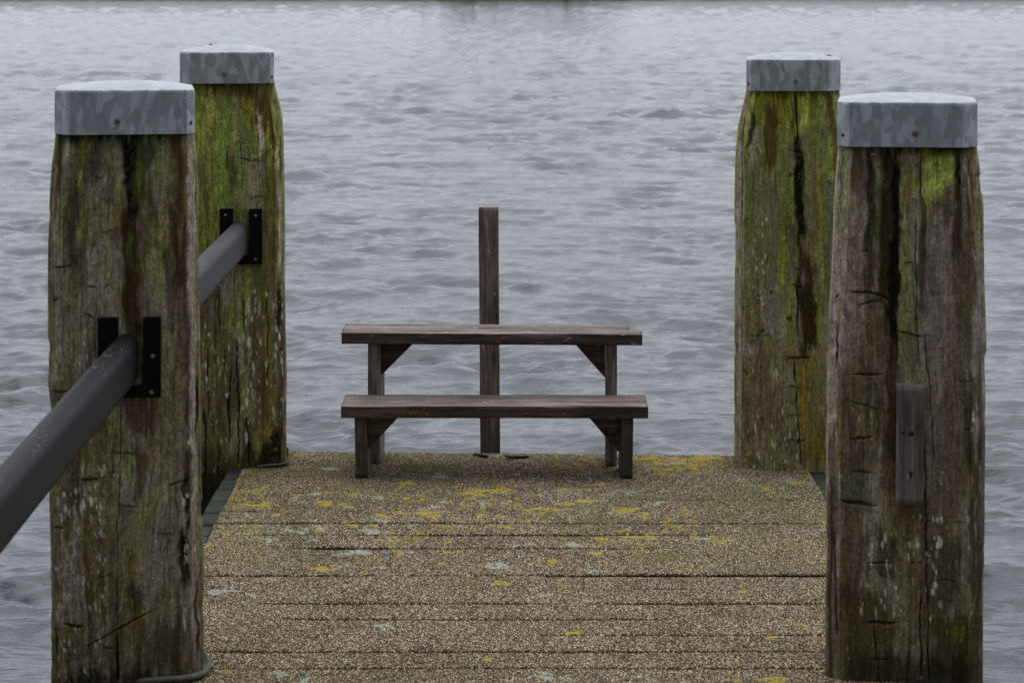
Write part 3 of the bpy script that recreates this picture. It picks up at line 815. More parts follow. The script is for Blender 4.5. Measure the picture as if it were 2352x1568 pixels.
pile_fl, kf, X_fl, cap_fl = build_pile('fL', 12.42, 521, sil_fl, 1.86, R(5), dict(moss=.75, moss_y=420, moss_len=500, olive=.8, black=.5), feats_fl, cracks_fl, cuts_fl, specks_fl, .9,
    'far left capped timber pile with a vivid green moss streak, behind the near left one', 202,
    dict(w=.447, zb=1.827, zt=1.976, cx=521, cl=.05, cr=.02, screw=(515, 171), side=1))

# --- far right pile
z6 = Z(1820, 200, 3.136); z7 = Z(1820, 700, 3.136)
feats_fr = [
    st(z6, 450, 90, 450, 420, 620, 560, C(100, 98, 22), .85), st(z6, 230, 90, 215, 200, 100, 80, C(116, 118, 14), .85, .6), st(z6, 590, 110, 580, 360, 100, 60, C(124, 132, 14), .9, .5),
    st(z6, 350, 110, 350, 190, 60, 40, C(112, 112, 16), .8, .5), st(z6, 480, 110, 470, 190, 110, 90, C(112, 112, 16), .8, .5), st(z6, 730, 110, 720, 200, 80, 60, C(116, 116, 18), .8, .5),
    st(z6, 430, 190, 430, 340, 60, 50, C(104, 88, 20), .9, .6), st(z6, 330, 220, 330, 720, 130, 110, C(60, 44, 20), .9),
    st(z6, 185, 230, 175, 560, 46, 30, C(34, 28, 20), .9), st(z6, 240, 340, 160, 800, 60, 50, C(104, 94, 84), .7),
    st(z6, 80, 480, 80, 1568, 70, 70, C(104, 90, 86), .9, .4), st(z6, 130, 100, 80, 480, 60, 60, C(92, 76, 64), .9, .4),
    st(z6, 490, 180, 500, 400, 50, 40, C(60, 64, 28), .8), st(z6, 300, 740, 290, 1568, 260, 260, C(78, 74, 52), .6),
    st(z6, 470, 440, 480, 1000, 130, 110, C(86, 84, 46), .8), st(z6, 510, 780, 510, 1100, 50, 50, C(86, 96, 14), .85), st(z6, 440, 1300, 450, 1568, 100, 100, C(96, 96, 26), .8),
    st(z6, 540, 480, 590, 1260, 70, 90, C(12, 12, 8), .97, .7), st(z6, 565, 1260, 600, 1568, 100, 150, C(34, 28, 12), .9), 
    st(z6, 680, 600, 680, 1400, 130, 130, C(88, 76, 52), .8), st(z6, 730, 600, 730, 1500, 60, 60, C(96, 96, 30), .7), st(z6, 790, 480, 790, 820, 60, 50, C(104, 110, 20), .8),
    st(z6, 790, 100, 830, 660, 70, 50, C(74, 56, 30), .85), st(z6, 835, 380, 830, 640, 40, 24, C(90, 70, 32), .8, .5),
    st(z6, 330, 1140, 330, 1200, 60, 60, C(72, 84, 20), .7), st(z6, 790, 830, 790, 1568, 60, 60, C(76, 78, 58), .7),
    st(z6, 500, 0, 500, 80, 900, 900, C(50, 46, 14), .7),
    st(z7, 70, 0, 70, 1480, 80, 80, C(98, 86, 82), .9, .4), st(z7, 470, 0, 480, 300, 90, 80, C(96, 100, 30), .9), st(z7, 490, 300, 510, 600, 60, 50, C(90, 84, 34), .8),
    st(z7, 590, 0, 640, 520, 150, 150, C(36, 28, 12), .95, .7), st(z7, 640, 130, 640, 540, 190, 120, C(34, 28, 10), .95, .5), st(z7, 620, 520, 620, 720, 90, 50, C(40, 32, 10), .9),
    st(z7, 600, 640, 600, 1240, 130, 120, OCHRE, .92, .6), st(z7, 690, 540, 700, 1480, 140, 150, C(84, 74, 34), .8), st(z7, 720, 0, 730, 500, 80, 80, C(84, 82, 36), .8),
    st(z7, 650, 1240, 650, 1490, 190, 200, C(70, 66, 18), .85), st(z7, 300, 60, 300, 400, 140, 120, C(92, 86, 72), .6), st(z7, 250, 800, 260, 1200, 300, 300, C(76, 66, 54), .7),
    st(z7, 140, 950, 140, 1100, 40, 30, C(62, 66, 18), .7), st(z7, 330, 420, 340, 540, 130, 120, C(82, 80, 48), .6), st(z7, 430, 540, 470, 1200, 80, 90, C(84, 80, 56), .7),
    st(z7, 420, 1250, 420, 1490, 140, 140, C(80, 82, 40), .7), st(z7, 200, 1200, 200, 1490, 200, 200, C(70, 64, 46), .5),
]
cracks_fr = [ck(z6, 533, 90, 540, 500, 6, .010), ck(z6, 585, 540, 600, 900, 4, .006), ck(z7, 535, 0, 550, 440, 6, .008), ck(z7, 512, 600, 530, 840, 6, .008), ck(z7, 530, 840, 540, 1050, 5, .006), ck(z7, 545, 1060, 580, 1480, 5, .006),
             ck(z7, 105, 0, 105, 1400, 4, .004), ck(z6, 110, 300, 95, 1568, 4, .004), ck(z6, 450, 1150, 455, 1280, 6, .005), ck(z6, 822, 1100, 822, 1470, 6, .006)]
cuts_fr = [ck(z6, 480, 550, 600, 575, 6, .007), ck(z7, 450, 605, 640, 610, 8, .012), ck(z7, 440, 835, 580, 845, 4, .005), ck(z7, 450, 1060, 570, 1055, 4, .004), ck(z7, 490, 1258, 620, 1262, 6, .008),
           ck(z7, 110, 700, 180, 790, 8, .008), ck(z7, 490, 40, 600, 65, 6, .008), ck(z6, 765, 798, 815, 812, 4, .004), ck(z6, 500, 1480, 570, 1485, 4, .005), ck(z7, 130, 440, 340, 430, 3, .003)]
specks_fr = [skk(z6, 190, 1090, 300, 1560, 18, 7, 20, .95), skk(z7, 140, 30, 320, 560, 26, 5, 14, .7), skk(z7, 140, 560, 200, 760, 8, 6, 18, .6),
             skk(z7, 130, 1050, 560, 1480, 60, 6, 18, .75), skk(z7, 420, 930, 540, 1280, 24, 7, 20, .7), skk(z6, 120, 900, 800, 1568, 60, 3, 8, .4), skk(z7, 110, 0, 760, 1480, 110, 3, 8, .4),
             skk(z7, 355, 690, 410, 760, 4, 8, 26, .6), skk(z6, 200, 440, 260, 560, 8, 5, 14, .6)]
sil_fr = [(200, 1717, 1929), (250, 1706, 1938), (300, 1694, 1948), (350, 1689, 1953), (400, 1688, 1955), (510, 1686, 1957), (522, 1689, 1957), (600, 1688, 1958), (1040, 1684, 1960), (1080, 1684, 1961), (2200, 1684, 1961)]
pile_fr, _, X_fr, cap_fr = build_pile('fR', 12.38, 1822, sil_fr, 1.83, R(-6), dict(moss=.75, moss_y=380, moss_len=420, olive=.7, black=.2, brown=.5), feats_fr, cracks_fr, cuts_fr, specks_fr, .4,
    'far right capped timber pile with a black vertical stain and yellow green moss', 303,
    dict(w=.445, zb=1.793, zt=1.942, cx=1822.5, cl=.022, cr=.06, screw=(1827, 187), side=-1),
    bumps=[bp(z6, 490, 750, 26, 22, C(70, 48, 36), .8, -.004), bp(z6, 495, 568, 22, 12, C(110, 96, 84), .7, .002), bp(z7, 480, 305, 26, 20, C(40, 34, 20), .8, -.004),
           bp(z7, 340, 100, 14, 20, C(44, 38, 22), .8, -.004), bp(z7, 275, 398, 12, 14, BLACKC, .8, -.006), bp(z7, 97, 1330, 8, 10, BLACKC, .9, -.004), bp(z7, 265, 1090, 9, 14, BLACKC, .7, -.004),
           bp(z7, 260, 690, 10, 12, BLACKC, .6, -.003), bp(z7, 275, 805, 9, 10, BLACKC, .6, -.003)])

# --- near right pile
z8 = Z(2060, 340, 2.8); z9 = Z(1780, 600, 2.851); z10 = Z(1780, 1100, 2.588)
feats_nr = [
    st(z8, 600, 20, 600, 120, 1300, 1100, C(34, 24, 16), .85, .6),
    st(z8, 130, 60, 110, 700, 110, 110, C(84, 82, 66), .85, .5), st(z8, 150, 80, 130, 500, 16, 14, C(108, 104, 84), .8, .4), st(z8, 90, 100, 85, 600, 16, 16, C(50, 48, 24), .9, .4),
    st(z8, 240, 100, 230, 400, 110, 90, C(62, 48, 32), .8), st(z8, 290, 130, 260, 560, 60, 60, C(80, 62, 60), .8), st(z8, 200, 560, 190, 1500, 180, 230, C(98, 86, 80), .75),
    st(z8, 340, 180, 320, 800, 70, 80, C(32, 24, 18), .9), st(z8, 390, 280, 390, 480, 40, 40, C(72, 82, 14), .9, .5), st(z8, 400, 500, 350, 720, 110, 90, C(50, 56, 12), .9, .6),
    st(z8, 450, 90, 440, 1100, 150, 140, C(30, 24, 12), .9), st(z8, 510, 200, 490, 1568, 60, 60, C(14, 11, 8), .97, .7), st(z8, 430, 700, 440, 1200, 110, 110, C(36, 26, 14), .8), st(z8, 340, 800, 330, 1080, 90, 110, C(44, 34, 24), .8),
    st(z8, 560, 220, 580, 600, 90, 70, C(86, 76, 34), .8), st(z8, 640, 240, 660, 440, 60, 50, C(104, 102, 20), .8), st(z8, 800, 170, 760, 420, 240, 130, C(122, 130, 18), .95, .45),
    st(z8, 880, 150, 880, 340, 90, 70, C(118, 128, 18), .95, .45), st(z8, 740, 130, 720, 560, 110, 50, C(122, 128, 24), .92, .45), st(z8, 720, 540, 718, 780, 40, 22, C(110, 116, 26), .9, .4),
    st(z8, 580, 560, 590, 1400, 100, 110, C(90, 88, 50), .8), st(z8, 620, 560, 640, 1200, 30, 30, C(96, 92, 84), .7), st(z8, 690, 640, 700, 1240, 70, 60, C(50, 36, 28), .85), st(z8, 660, 430, 680, 640, 50, 60, C(50, 40, 28), .8),
    st(z8, 790, 500, 800, 620, 180, 150, C(74, 64, 48), .7), st(z8, 800, 600, 810, 1500, 190, 220, C(94, 84, 82), .85), st(z8, 930, 160, 930, 420, 40, 30, BLACKC, .9, .6), st(z8, 920, 380, 940, 800, 70, 60, C(42, 30, 24), .85),
    st(z8, 960, 140, 980, 640, 30, 40, C(96, 88, 86), .8, .5), st(z8, 1040, 130, 1070, 800, 90, 80, C(88, 70, 50), .85, .5), st(z8, 1010, 140, 1040, 460, 30, 30, C(58, 40, 30), .85, .5), st(z8, 1100, 820, 1105, 1500, 70, 70, C(86, 74, 70), .8, .5),
    st(z8, 970, 800, 980, 1568, 80, 80, C(68, 56, 42), .7), st(z8, 1050, 760, 1060, 1100, 50, 50, C(64, 50, 46), .8), st(z8, 640, 20, 640, 100, 20, 20, C(24, 18, 12), .9),
    st(z8, 530, 1260, 530, 1360, 24, 18, C(92, 100, 20), .8, .5), st(z8, 545, 1380, 540, 1568, 50, 40, C(76, 84, 34), .8),
    st(z9, 960, 0, 940, 900, 130, 120, C(98, 86, 82), .7), st(z9, 1270, 400, 1270, 1568, 110, 100, C(36, 28, 18), .85), st(z9, 1290, 0, 1290, 700, 80, 60, C(14, 11, 9), .95, .6),
    st(z9, 1100, 480, 1100, 950, 180, 180, C(74, 64, 54), .6), st(z9, 1200, 560, 1200, 900, 90, 90, C(62, 46, 36), .6), st(z9, 1390, 600, 1400, 1000, 110, 100, C(72, 70, 46), .7), st(z9, 1345, 560, 1345, 800, 36, 34, C(84, 92, 28), .7),
    st(z9, 1100, 1000, 1100, 1300, 220, 200, C(60, 54, 40), .7), st(z9, 1700, 100, 1700, 1568, 180, 190, C(78, 68, 58), .5), st(z9, 1560, 100, 1600, 1568, 130, 130, C(84, 74, 68), .5),
    st(z9, 860, 0, 850, 1568, 70, 60, C(100, 90, 86), .85, .5), st(z9, 880, 620, 880, 900, 16, 16, BLACKC, .9, .3), st(z9, 1850, 980, 1830, 1568, 70, 60, C(44, 44, 30), .8), st(z9, 1930, 950, 1925, 1568, 60, 60, C(60, 44, 42), .8, .5),
    st(z10, 770, 0, 760, 1500, 90, 80, C(66, 54, 50), .85, .5), st(z10, 745, 300, 745, 1568, 40, 40, C(30, 22, 20), .85, .5), st(z10, 810, 460, 820, 900, 60, 50, C(86, 74, 70), .8),
    st(z10, 930, 230, 930, 420, 170, 190, C(60, 60, 48), .8, .6), st(z10, 1100, 560, 1140, 700, 160, 150, C(54, 50, 20), .75), st(z10, 1170, 600, 1150, 640, 60, 60, C(76, 76, 18), .7, .5), st(z10, 1130, 650, 1130, 880, 150, 150, C(32, 26, 18), .75),
    st(z10, 1000, 1000, 1000, 1568, 340, 360, C(44, 38, 20), .75), st(z10, 1080, 1100, 1090, 1300, 200, 200, C(48, 42, 14), .6), st(z10, 1560, 1120, 1560, 1568, 360, 360, C(42, 38, 18), .85, .7), st(z10, 1560, 1210, 1560, 1245, 170, 160, C(70, 66, 14), .8, .5),
    st(z10, 1330, 1400, 1330, 1700, 1000, 1000, C(20, 17, 11), .7, .8), st(z10, 1390, 1100, 1395, 1400, 26, 26, C(66, 64, 14), .7), st(z10, 1690, 0, 1690, 1000, 60, 70, C(44, 38, 28), .8), st(z10, 1740, 0, 1735, 1568, 40, 40, C(50, 38, 36), .8, .5),
    st(z10, 1310, 470, 1310, 590, 90, 60, C(64, 60, 24), .6), st(z10, 1500, 0, 1500, 520, 200, 220, C(72, 62, 56), .6), st(z10, 1500, 600, 1500, 1100, 260, 260, C(48, 42, 34), .6),
    st(z10, 880, 960, 880, 1060, 90, 90, C(38, 28, 22), .8),
]
cracks_nr = [ck(z8, 635, 560, 655, 1560, 4, .005), ck(z9, 1515, 640, 1560, 1260, 4, .005), ck(z9, 1560, 1240, 1575, 1568, 4, .005), ck(z10, 1370, 0, 1392, 1100, 4.5, .008), ck(z10, 1345, 980, 1352, 1568, 4.5, .008), ck(z10, 1393, 1080, 1400, 1568, 4, .006),
             ck(z8, 1030, 620, 1080, 860, 4, .004), ck(z9, 880, 720, 880, 880, 6, .008), ck(z9, 845, 1300, 850, 1480, 6, .006), ck(z10, 770, 600, 800, 1300, 6, .006), ck(z8, 680, 90, 672, 460, 5, .005), ck(z10, 1055, 1200, 1060, 1400, 6, .006)]
cuts_nr = [ck(z8, 190, 1100, 380, 1108, 8, .010), ck(z8, 240, 1190, 430, 1145, 6, .008), ck(z8, 350, 1100, 460, 1150, 14, .010), ck(z8, 520, 1368, 700, 1412, 6, .007), ck(z8, 555, 900, 620, 890, 5, .004),
           ck(z9, 1010, 968, 1225, 960, 7, .010), ck(z9, 980, 1160, 1210, 1222, 4, .006), ck(z9, 985, 1425, 1150, 1415, 9, .006), ck(z9, 1740, 1000, 1895, 985, 4, .005), ck(z9, 1790, 1335, 1840, 1345, 5, .005),
           ck(z10, 835, 400, 1060, 430, 10, .014), ck(z10, 1000, 805, 1160, 795, 6, .008), ck(z10, 1240, 780, 1360, 790, 4, .004), ck(z10, 1000, 1190, 1200, 1182, 9, .012), ck(z10, 900, 215, 1060, 215, 5, .006),
           ck(z10, 1460, 890, 1600, 900, 3, .004), ck(z10, 1070, 860, 1150, 905, 4, .004), ck(z10, 1550, 515, 1640, 520, 3, .003), ck(z9, 850, 430, 885, 410, 8, .008), ck(z10, 1000, 1415, 1150, 1425, 5, .005), ck(z9, 1060, 90, 1160, 90, 4, .004)]
specks_nr = [skk(z10, 1380, 500, 1480, 1150, 26, 9, 22, .75), skk(z10, 1240, 480, 1380, 800, 16, 8, 18, .6), skk(z10, 960, 600, 1300, 1150, 60, 8, 20, .55), skk(z10, 1440, 200, 1500, 280, 3, 8, 18, .7), skk(z10, 1440, 640, 1480, 700, 3, 16, 26, .8),
             skk(z10, 1650, 660, 1690, 720, 2, 10, 24, .75), skk(z9, 1840, 1240, 1920, 1360, 6, 10, 26, .75), skk(z9, 1000, 1200, 1200, 1420, 10, 6, 16, .6), skk(z10, 820, 220, 850, 280, 4, 8, 22, .6), skk(z10, 860, 600, 1700, 1560, 120, 4, 9, .4), skk(z8, 100, 300, 1100, 1568, 90, 2.5, 6, .35)]
sil_nr = [(325, 1926, 2240), (345, 1925, 2243), (380, 1922, 2248), (420, 1919, 2253), (480, 1916, 2258), (600, 1911, 2261), (720, 1904, 2263), (805, 1901, 2264), (825, 1901, 2259), (900, 1899, 2262), (1000, 1898, 2261),
          (1200, 1897, 2259), (1290, 1896, 2258), (1340, 1896, 2256), (1568, 1897, 2257), (2200, 1897, 2257)]
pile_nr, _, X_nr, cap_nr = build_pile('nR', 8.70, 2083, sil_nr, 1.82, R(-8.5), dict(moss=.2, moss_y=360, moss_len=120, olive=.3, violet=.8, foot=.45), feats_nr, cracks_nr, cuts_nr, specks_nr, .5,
    'near right capped timber pile with a lime moss patch and a wooden block', 404,
    dict(w=.464, zb=1.783, zt=1.932, cx=2083.5, cl=.04, cr=.05, screw=(2101, 306), side=-1),
    bumps=[bp(z8, 810, 1470, 14, 14, C(110, 96, 84), .7, .003), bp(z9, 1430, 1350, 10, 10, BLACKC, .2, -.001)])

# ------------------------------------------------------------------ things fixed to the piles
def rounded_sweep(name, L, h, wd, r, nseg, mat, parent, taper=0.0, rough=0.0, seed=1, top_round=None):
    "bar along local X from 0 to L, centred in Y and Z"
    pts = []
    for cx_, cz_, a0 in ((wd / 2 - r, h / 2 - r, 0), (-wd / 2 + r, h / 2 - r, 90), (-wd / 2 + r, -h / 2 + r, 180), (wd / 2 - r, -h / 2 + r, 270)):
        for q in range(7):
            a = R(a0 + q * 15)
            pts.append((cx_ + r * math.cos(a), cz_ + r * math.sin(a)))
    # add points along the flats
    full = []
    for i, p in enumerate(pts):
        q = pts[(i + 1) % len(pts)]
        d = math.dist(p, q)
        n_ = max(1, int(d / 0.012))
        for s in range(n_):
            full.append((p[0] + (q[0] - p[0]) * s / n_, p[1] + (q[1] - p[1]) * s / n_))
    A = np.array(full)
    xs = np.linspace(0, L, nseg)
    P = np.zeros((nseg, len(A), 3))
    P[:, :, 0] = xs[:, None]; P[:, :, 1] = A[None, :, 0]; P[:, :, 2] = A[None, :, 1]
    if rough:
        nn = np.sqrt(A[:, 0] ** 2 + A[:, 1] ** 2) + 1e-6
        idx = np.arange(len(A))[None, :] * 0.37
        nz_ = rough * (fbm(xs[:, None] * 9 + seed, idx, 600 + seed, 3) - 0.5) * 2 + rough * 0.6 * (vn(xs[:, None] * 3 + seed, idx * 3, 640 + seed) - 0.5)
        P[:, :, 1] += nz_ * (A[:, 0] / nn)[None, :]
        P[:, :, 2] += nz_ * (A[:, 1] / nn)[None, :]
    # ring goes counter-clockwise seen from +X; flip for outward faces
    P = P[:, ::-1]
    me = grid_mesh(name, P, wrap=True, caps=True)
    return link(name, me, mat, parent)

def lumber(name, p0, p1, wd, h, mat, parent, r=0.004, rough=0.0012, seed=1, up=(0, 0, 1)):
    "squared timber from p0 to p1 (local to parent); h measured along up, wd across"
    p0, p1 = Vector(p0), Vector(p1)
    ax = (p1 - p0); L = ax.length; ax.normalize()
    upv = Vector(up); side = upv.cross(ax).normalized(); upv = ax.cross(side).normalized()
    o = rounded_sweep(name, L, h, wd, r, max(8, int(L / 0.02)), mat, parent, rough=rough, seed=seed)
    o.matrix_local = Matrix.Translation(p0) @ Matrix((ax, side, upv)).transposed().to_4x4()
    return o

# brackets: U-shaped plates bolted to the pile fronts
def bracket(root, k, cx_px, yaw, D, xl0, xl1, xr0, xr1, yt, yb, screws, Xc):
    def X(x): return (x - VX) * k - Xc
    def Zz(y): return HC - (y - VY) * k
    inv = Matrix.Rotation(-yaw, 4, 'Z')
    bm = bmesh.new()
    y0, y1 = -0.020, 0.016
    bt = Zz(yb) + 0.042
    def plate(x0, x1, z0, z1): bm_box(bm, X(x0), X(x1), y0, y1, z0, z1, 0.003, 2)
    plate(xl0, xl1, bt, Zz(yt)); plate(xr0, xr1, bt, Zz(yt + 1)); plate(xl0, xr1, Zz(yb), bt - 0.0005)
    o = bm_obj('bracket', bm, M_BLACK, root)
    for sx_, sy_ in screws:
        bm = bmesh.new()
        bmesh.ops.create_cone(bm, cap_ends=True, segments=14, radius1=0.0085, radius2=0.006, depth=0.005, matrix=Matrix.Rotation(R(90), 4, 'X'))
        bmesh.ops.translate(bm, vec=(X(sx_), y0 - 0.001, Zz(sy_)), verts=bm.verts)
        bm_obj('screw', bm, M_SCREW, o)
    return o
bracket(pile_nl, kn, 287, R(8), 8.7, 225, 272, 328, 369, 727, 912, [(247, 816), (350, 817), (347, 900)], X_nl)
bracket(pile_fl, kf, 521, R(5), 12.42, 505, 536, 571, 602, 479, 607, [(518, 493), (587, 495), (586, 595)], X_fl)

# handrails
def rail(name, A, B, label, mat):
    A, B = Vector(A), Vector(B)
    root = thing(name, A, label, 'handrail', 'dark grey handrails on the left of the jetty')
    v = B - A
    o = rounded_sweep('bar', v.length, 0.168, 0.082, 0.036, 40, mat, root)
    ax = v.normalized(); side = Vector((0, 0, 1)).cross(ax).normalized(); up = ax.cross(side)
    o.matrix_local = Matrix((ax, side, up)).transposed().to_4x4()
    return root
rail('handrail', (-1.246, 8.695, 1.076), (-1.246, 4.2, 0.990), 'dark grey rounded handrail running from the near left pile out of frame towards the viewer', M_RAIL)
rail('handrail', (-1.246, 12.41, 1.085), (-1.246, 9.10, 1.078), 'dark grey worn handrail between the near left and far left piles', M_RAIL2)

# wooden block on the near right pile
def on_face(root, D, Xc, x, y, off=0.0):
    k = D / F
    return ((x - VX) * k - Xc, off, HC - (y - VY) * k)
p_b = on_face(pile_nr, 8.7, X_nr, 2089, 1152, -0.018); p_t = on_face(pile_nr, 8.7, X_nr, 2091, 880, -0.018)
blk = lumber('block', p_b, p_t, 0.090, 0.052, M_BLOCK, pile_nr, r=0.006, rough=0.0015, seed=5, up=(0, -1, 0))
for (hx, hy, hr) in ((2093, 990, .009), (2074, 989, .006), (2092, 1080, .006), (2092, 1087, .004)):
    bm = bmesh.new()
    bmesh.ops.create_cone(bm, cap_ends=True, segments=12, radius1=hr, radius2=hr, depth=0.003, matrix=Matrix.Rotation(R(90), 4, 'X'))
    q = on_face(pile_nr, 8.7, X_nr, hx, hy, -0.0445)
    bmesh.ops.translate(bm, vec=q, verts=bm.verts)
    o = bm_obj('bolt_hole', bm, M_BEAM, pile_nr)
# staples
for (sx_, sy_) in ((2008, 355), (2182, 364), (2098, 452)):
    bm = bmesh.new()
    q = on_face(pile_nr, 8.7, X_nr, sx_, sy_, 0.0)
    bm_box(bm, q[0] - 0.0085, q[0] + 0.0085, -0.008, 0.006, q[2] - 0.0012, q[2] + 0.0012)
    bm_obj('staple', bm, mat_simple('bright_staple', (0.7, 0.7, 0.68), 0.3, 0.5, 0.3, 0.1, 100) if 'bright_staple' not in bpy.data.materials else bpy.data.materials['bright_staple'], pile_nr)

# ropes lying round the feet of the left piles
def rope(pts, r, label):
    cu = bpy.data.curves.new('rope', 'CURVE'); cu.dimensions = '3D'; cu.bevel_depth = r; cu.bevel_resolution = 3; cu.resolution_u = 8
    for off, dz_ in ((0.0, 0.0), (0.016, 0.004)):
        sp = cu.splines.new('NURBS'); sp.points.add(len(pts) - 1); sp.use_endpoint_u = True; sp.order_u = 4
        for p_, (x, y, z) in zip(sp.points, pts):
            p_.co = (x + off * 0.6, y - off * 1.3, z + dz_, 1)
    o = bpy.data.objects.new('tmp', cu); sc.collection.objects.link(o)
    dg = bpy.context.evaluated_depsgraph_get()
    me = bpy.data.meshes.new_from_object(o.evaluated_get(dg))
    bpy.data.objects.remove(o); me.name = 'rope'
    for p in me.polygons: p.use_smooth = True
    me.materials.clear()
    ob = link('rope', me, M_ROPE)
    return tag(ob, label, 'rope', 'old ropes at the feet of the left piles')
def dk(x, y, z=0.0):
    D = (HC - z) * F / (y - VY)
    return ((x - VX) * D / F, D, z)
rope([dk(458, 1490, .02), dk(467, 1503, .014), dk(476, 1515, .014), dk(474, 1532, .013), dk(462, 1545, .013), dk(441, 1553, .013), dk(410, 1557, .013), dk(360, 1560, .012), dk(300, 1564, .0), dk(260, 1568, -.06)], .0095,
     'thick old grey green rope looped round the foot of the near left pile')
rope([dk(655, 1028, .05), dk(659, 1038, .03), dk(661, 1050, .014), dk(657, 1062, .012), dk(645, 1066, .011), dk(620, 1068, .010), dk(590, 1070, .006)], .006,
     'thin old rope round the foot of the far left pile')

# ------------------------------------------------------------------ jetty
jetty = thing('jetty', (0, 9, 0), 'wooden jetty deck with speckled anti slip grit coating, yellow lichen and dark plank gaps', 'jetty')
src_lines = [1190, 1219, 1248, 1277, 1306.5, 1336, 1369, 1402, 1436.5, 1471, 1507, 1546, 1586, 1627]
Dl = [HC * F / (s * 0.9191 - VY) for s in src_lines]
Dl = [Dl[0] + 0.24, *Dl] if False else Dl
d_ = Dl[-1]
while d_ > 5.2:
    d_ -= 0.215; Dl.append(d_)
Dl.insert(0, Dl[0] + 0.245); Dl.insert(0, 12.80)
DL_, DR_ = -1.295, 1.535
CLX, CRX = -1.222, 1.452
# visible strength of each gap along x, read from the photograph: (index of src line) -> list of (x0, x1, width m)
gapw = {0: [(0, 700, .002)], 2: [(1500, 1640, .005), (1640, 1900, .003)], 3: [(470, 600, .004)], 4: [(460, 1100, .013), (1100, 1900, .009)], 5: [(600, 1000, .005), (960, 1400, .016), (1400, 1620, .008)],
        6: [(715, 910, .020), (900, 1500, .007)], 8: [(460, 800, .012), (800, 1200, .004), (1250, 1900, .020)], 9: [(1480, 1560, .006)], 10: [(630, 1240, .009), (1400, 1900, .010)],
        11: [(690, 850, .010), (850, 1500, .008)], 12: [(1250, 1900, .004)], 13: [(470, 1500, .009), (1500, 1900, .005)]}
def plank_edges(i, X, seed):
    "half gap at each X for gap line i (index into Dl)"
    si = i - 2
    D = Dl[i]
    xp = VX + X * F / D
    w = np.full_like(X, 0.0003)
    for (a, b_, ww) in gapw.get(si, [(400, 2000, 0.005)] if si > 13 else []):
        w = np.maximum(w, 2.0 * ww * sm(a - 60, a + 40, xp) * (1 - sm(b_ - 40, b_ + 60, xp)))
    w = w * (0.45 + 1.1 * fbm(X * 9, X * 0 + i, 700, 3))
    return w
def wavy(i, X):
    return 0.010 * (fbm(X * 1.3, X * 0 + i * 3.7, 720, 2) - 0.5) + 0.005 * (fbm(X * 14, X * 0 + i, 721, 2) - 0.5) + (0.0 if i else -0.045 * X)
# lichen map
za = Z(480, 1090, 2.545); zb_ = Z(1200, 1100, 2.588)
LY = []; LG = []; LM = []
for (x, y, rx, ry) in [(380, 212, 60, 8), (870, 360, 45, 9), (700, 378, 55, 10), (1030, 368, 50, 7), (435, 430, 90, 12), (830, 425, 70, 10), (980, 440, 40, 8), (545, 482, 25, 7), (1025, 487, 25, 9), (1240, 505, 50, 10), (1790, 370, 65, 10),
                       (1960, 345, 80, 12), (1350, 300, 55, 16), (1450, 483, 140, 7), (1510, 503, 40, 7), (810, 597, 45, 7), (430, 655, 35, 7), (1150, 655, 45, 8), (1320, 650, 45, 8), (1620, 672, 40, 6), (835, 840, 75, 8), (1110, 870, 28, 7),
                       (1810, 822, 28, 10), (1600, 740, 50, 8), (1330, 745, 30, 6), (1600, 803, 45, 6), (1130, 1027, 25, 6), (960, 1255, 16, 6), (1960, 930, 40, 6), (175, 1485, 30, 8), (1860, 1410, 40, 7), (460, 1025, 25, 8), (1990, 570, 60, 8), (1180, 565, 40, 6), (920, 290, 50, 12), (1410, 400, 40, 7), (1640, 425, 30, 7), (620, 475, 40, 5), (880, 562, 30, 5), (1030, 560, 60, 5)]:
    a = za(x, y); LY.append((a[0], a[1], za.l(rx), za.l(ry)))
for (x, y, rx, ry) in [(1100, 110, 60, 8), (1270, 120, 110, 12), (1440, 115, 90, 20), (1420, 160, 90, 16), (1250, 180, 100, 9), (1550, 110, 60, 10), (1150, 140, 60, 8), (550, 410, 55, 12), (940, 445, 70, 14), (480, 450, 50, 8), (350, 440, 90, 7), (720, 385, 80, 14),
                       (1870, 320, 28, 9), (2020, 355, 40, 7), (1700, 255, 20, 8), (820, 278, 60, 6), (760, 630, 60, 7), (1040, 625, 110, 9), (1050, 660, 40, 7), (760, 735, 50, 9), (590, 640, 40, 7), (470, 775, 70, 10), (180, 555, 70, 9), (300, 795, 30, 8), (90, 325, 110, 14), (500, 325, 60, 7),
                       (640, 322, 60, 7), (1060, 490, 50, 8), (2090, 1195, 70, 8), (1925, 1275, 35, 9), (1930, 1545, 120, 14), (1670, 1540, 30, 8), (20, 1405, 30, 9), (1690, 970, 35, 7), (920, 580, 50, 7), (500, 930, 40, 7), (590, 1245, 60, 8), (2190, 1050, 40, 5), (1460, 878, 60, 3), (2190, 225, 60, 10), (1200, 395, 60, 8), (2050, 280, 40, 8)]:
    a = zb_(x, y); LY.append((a[0], a[1], zb_.l(rx), zb_.l(ry)))
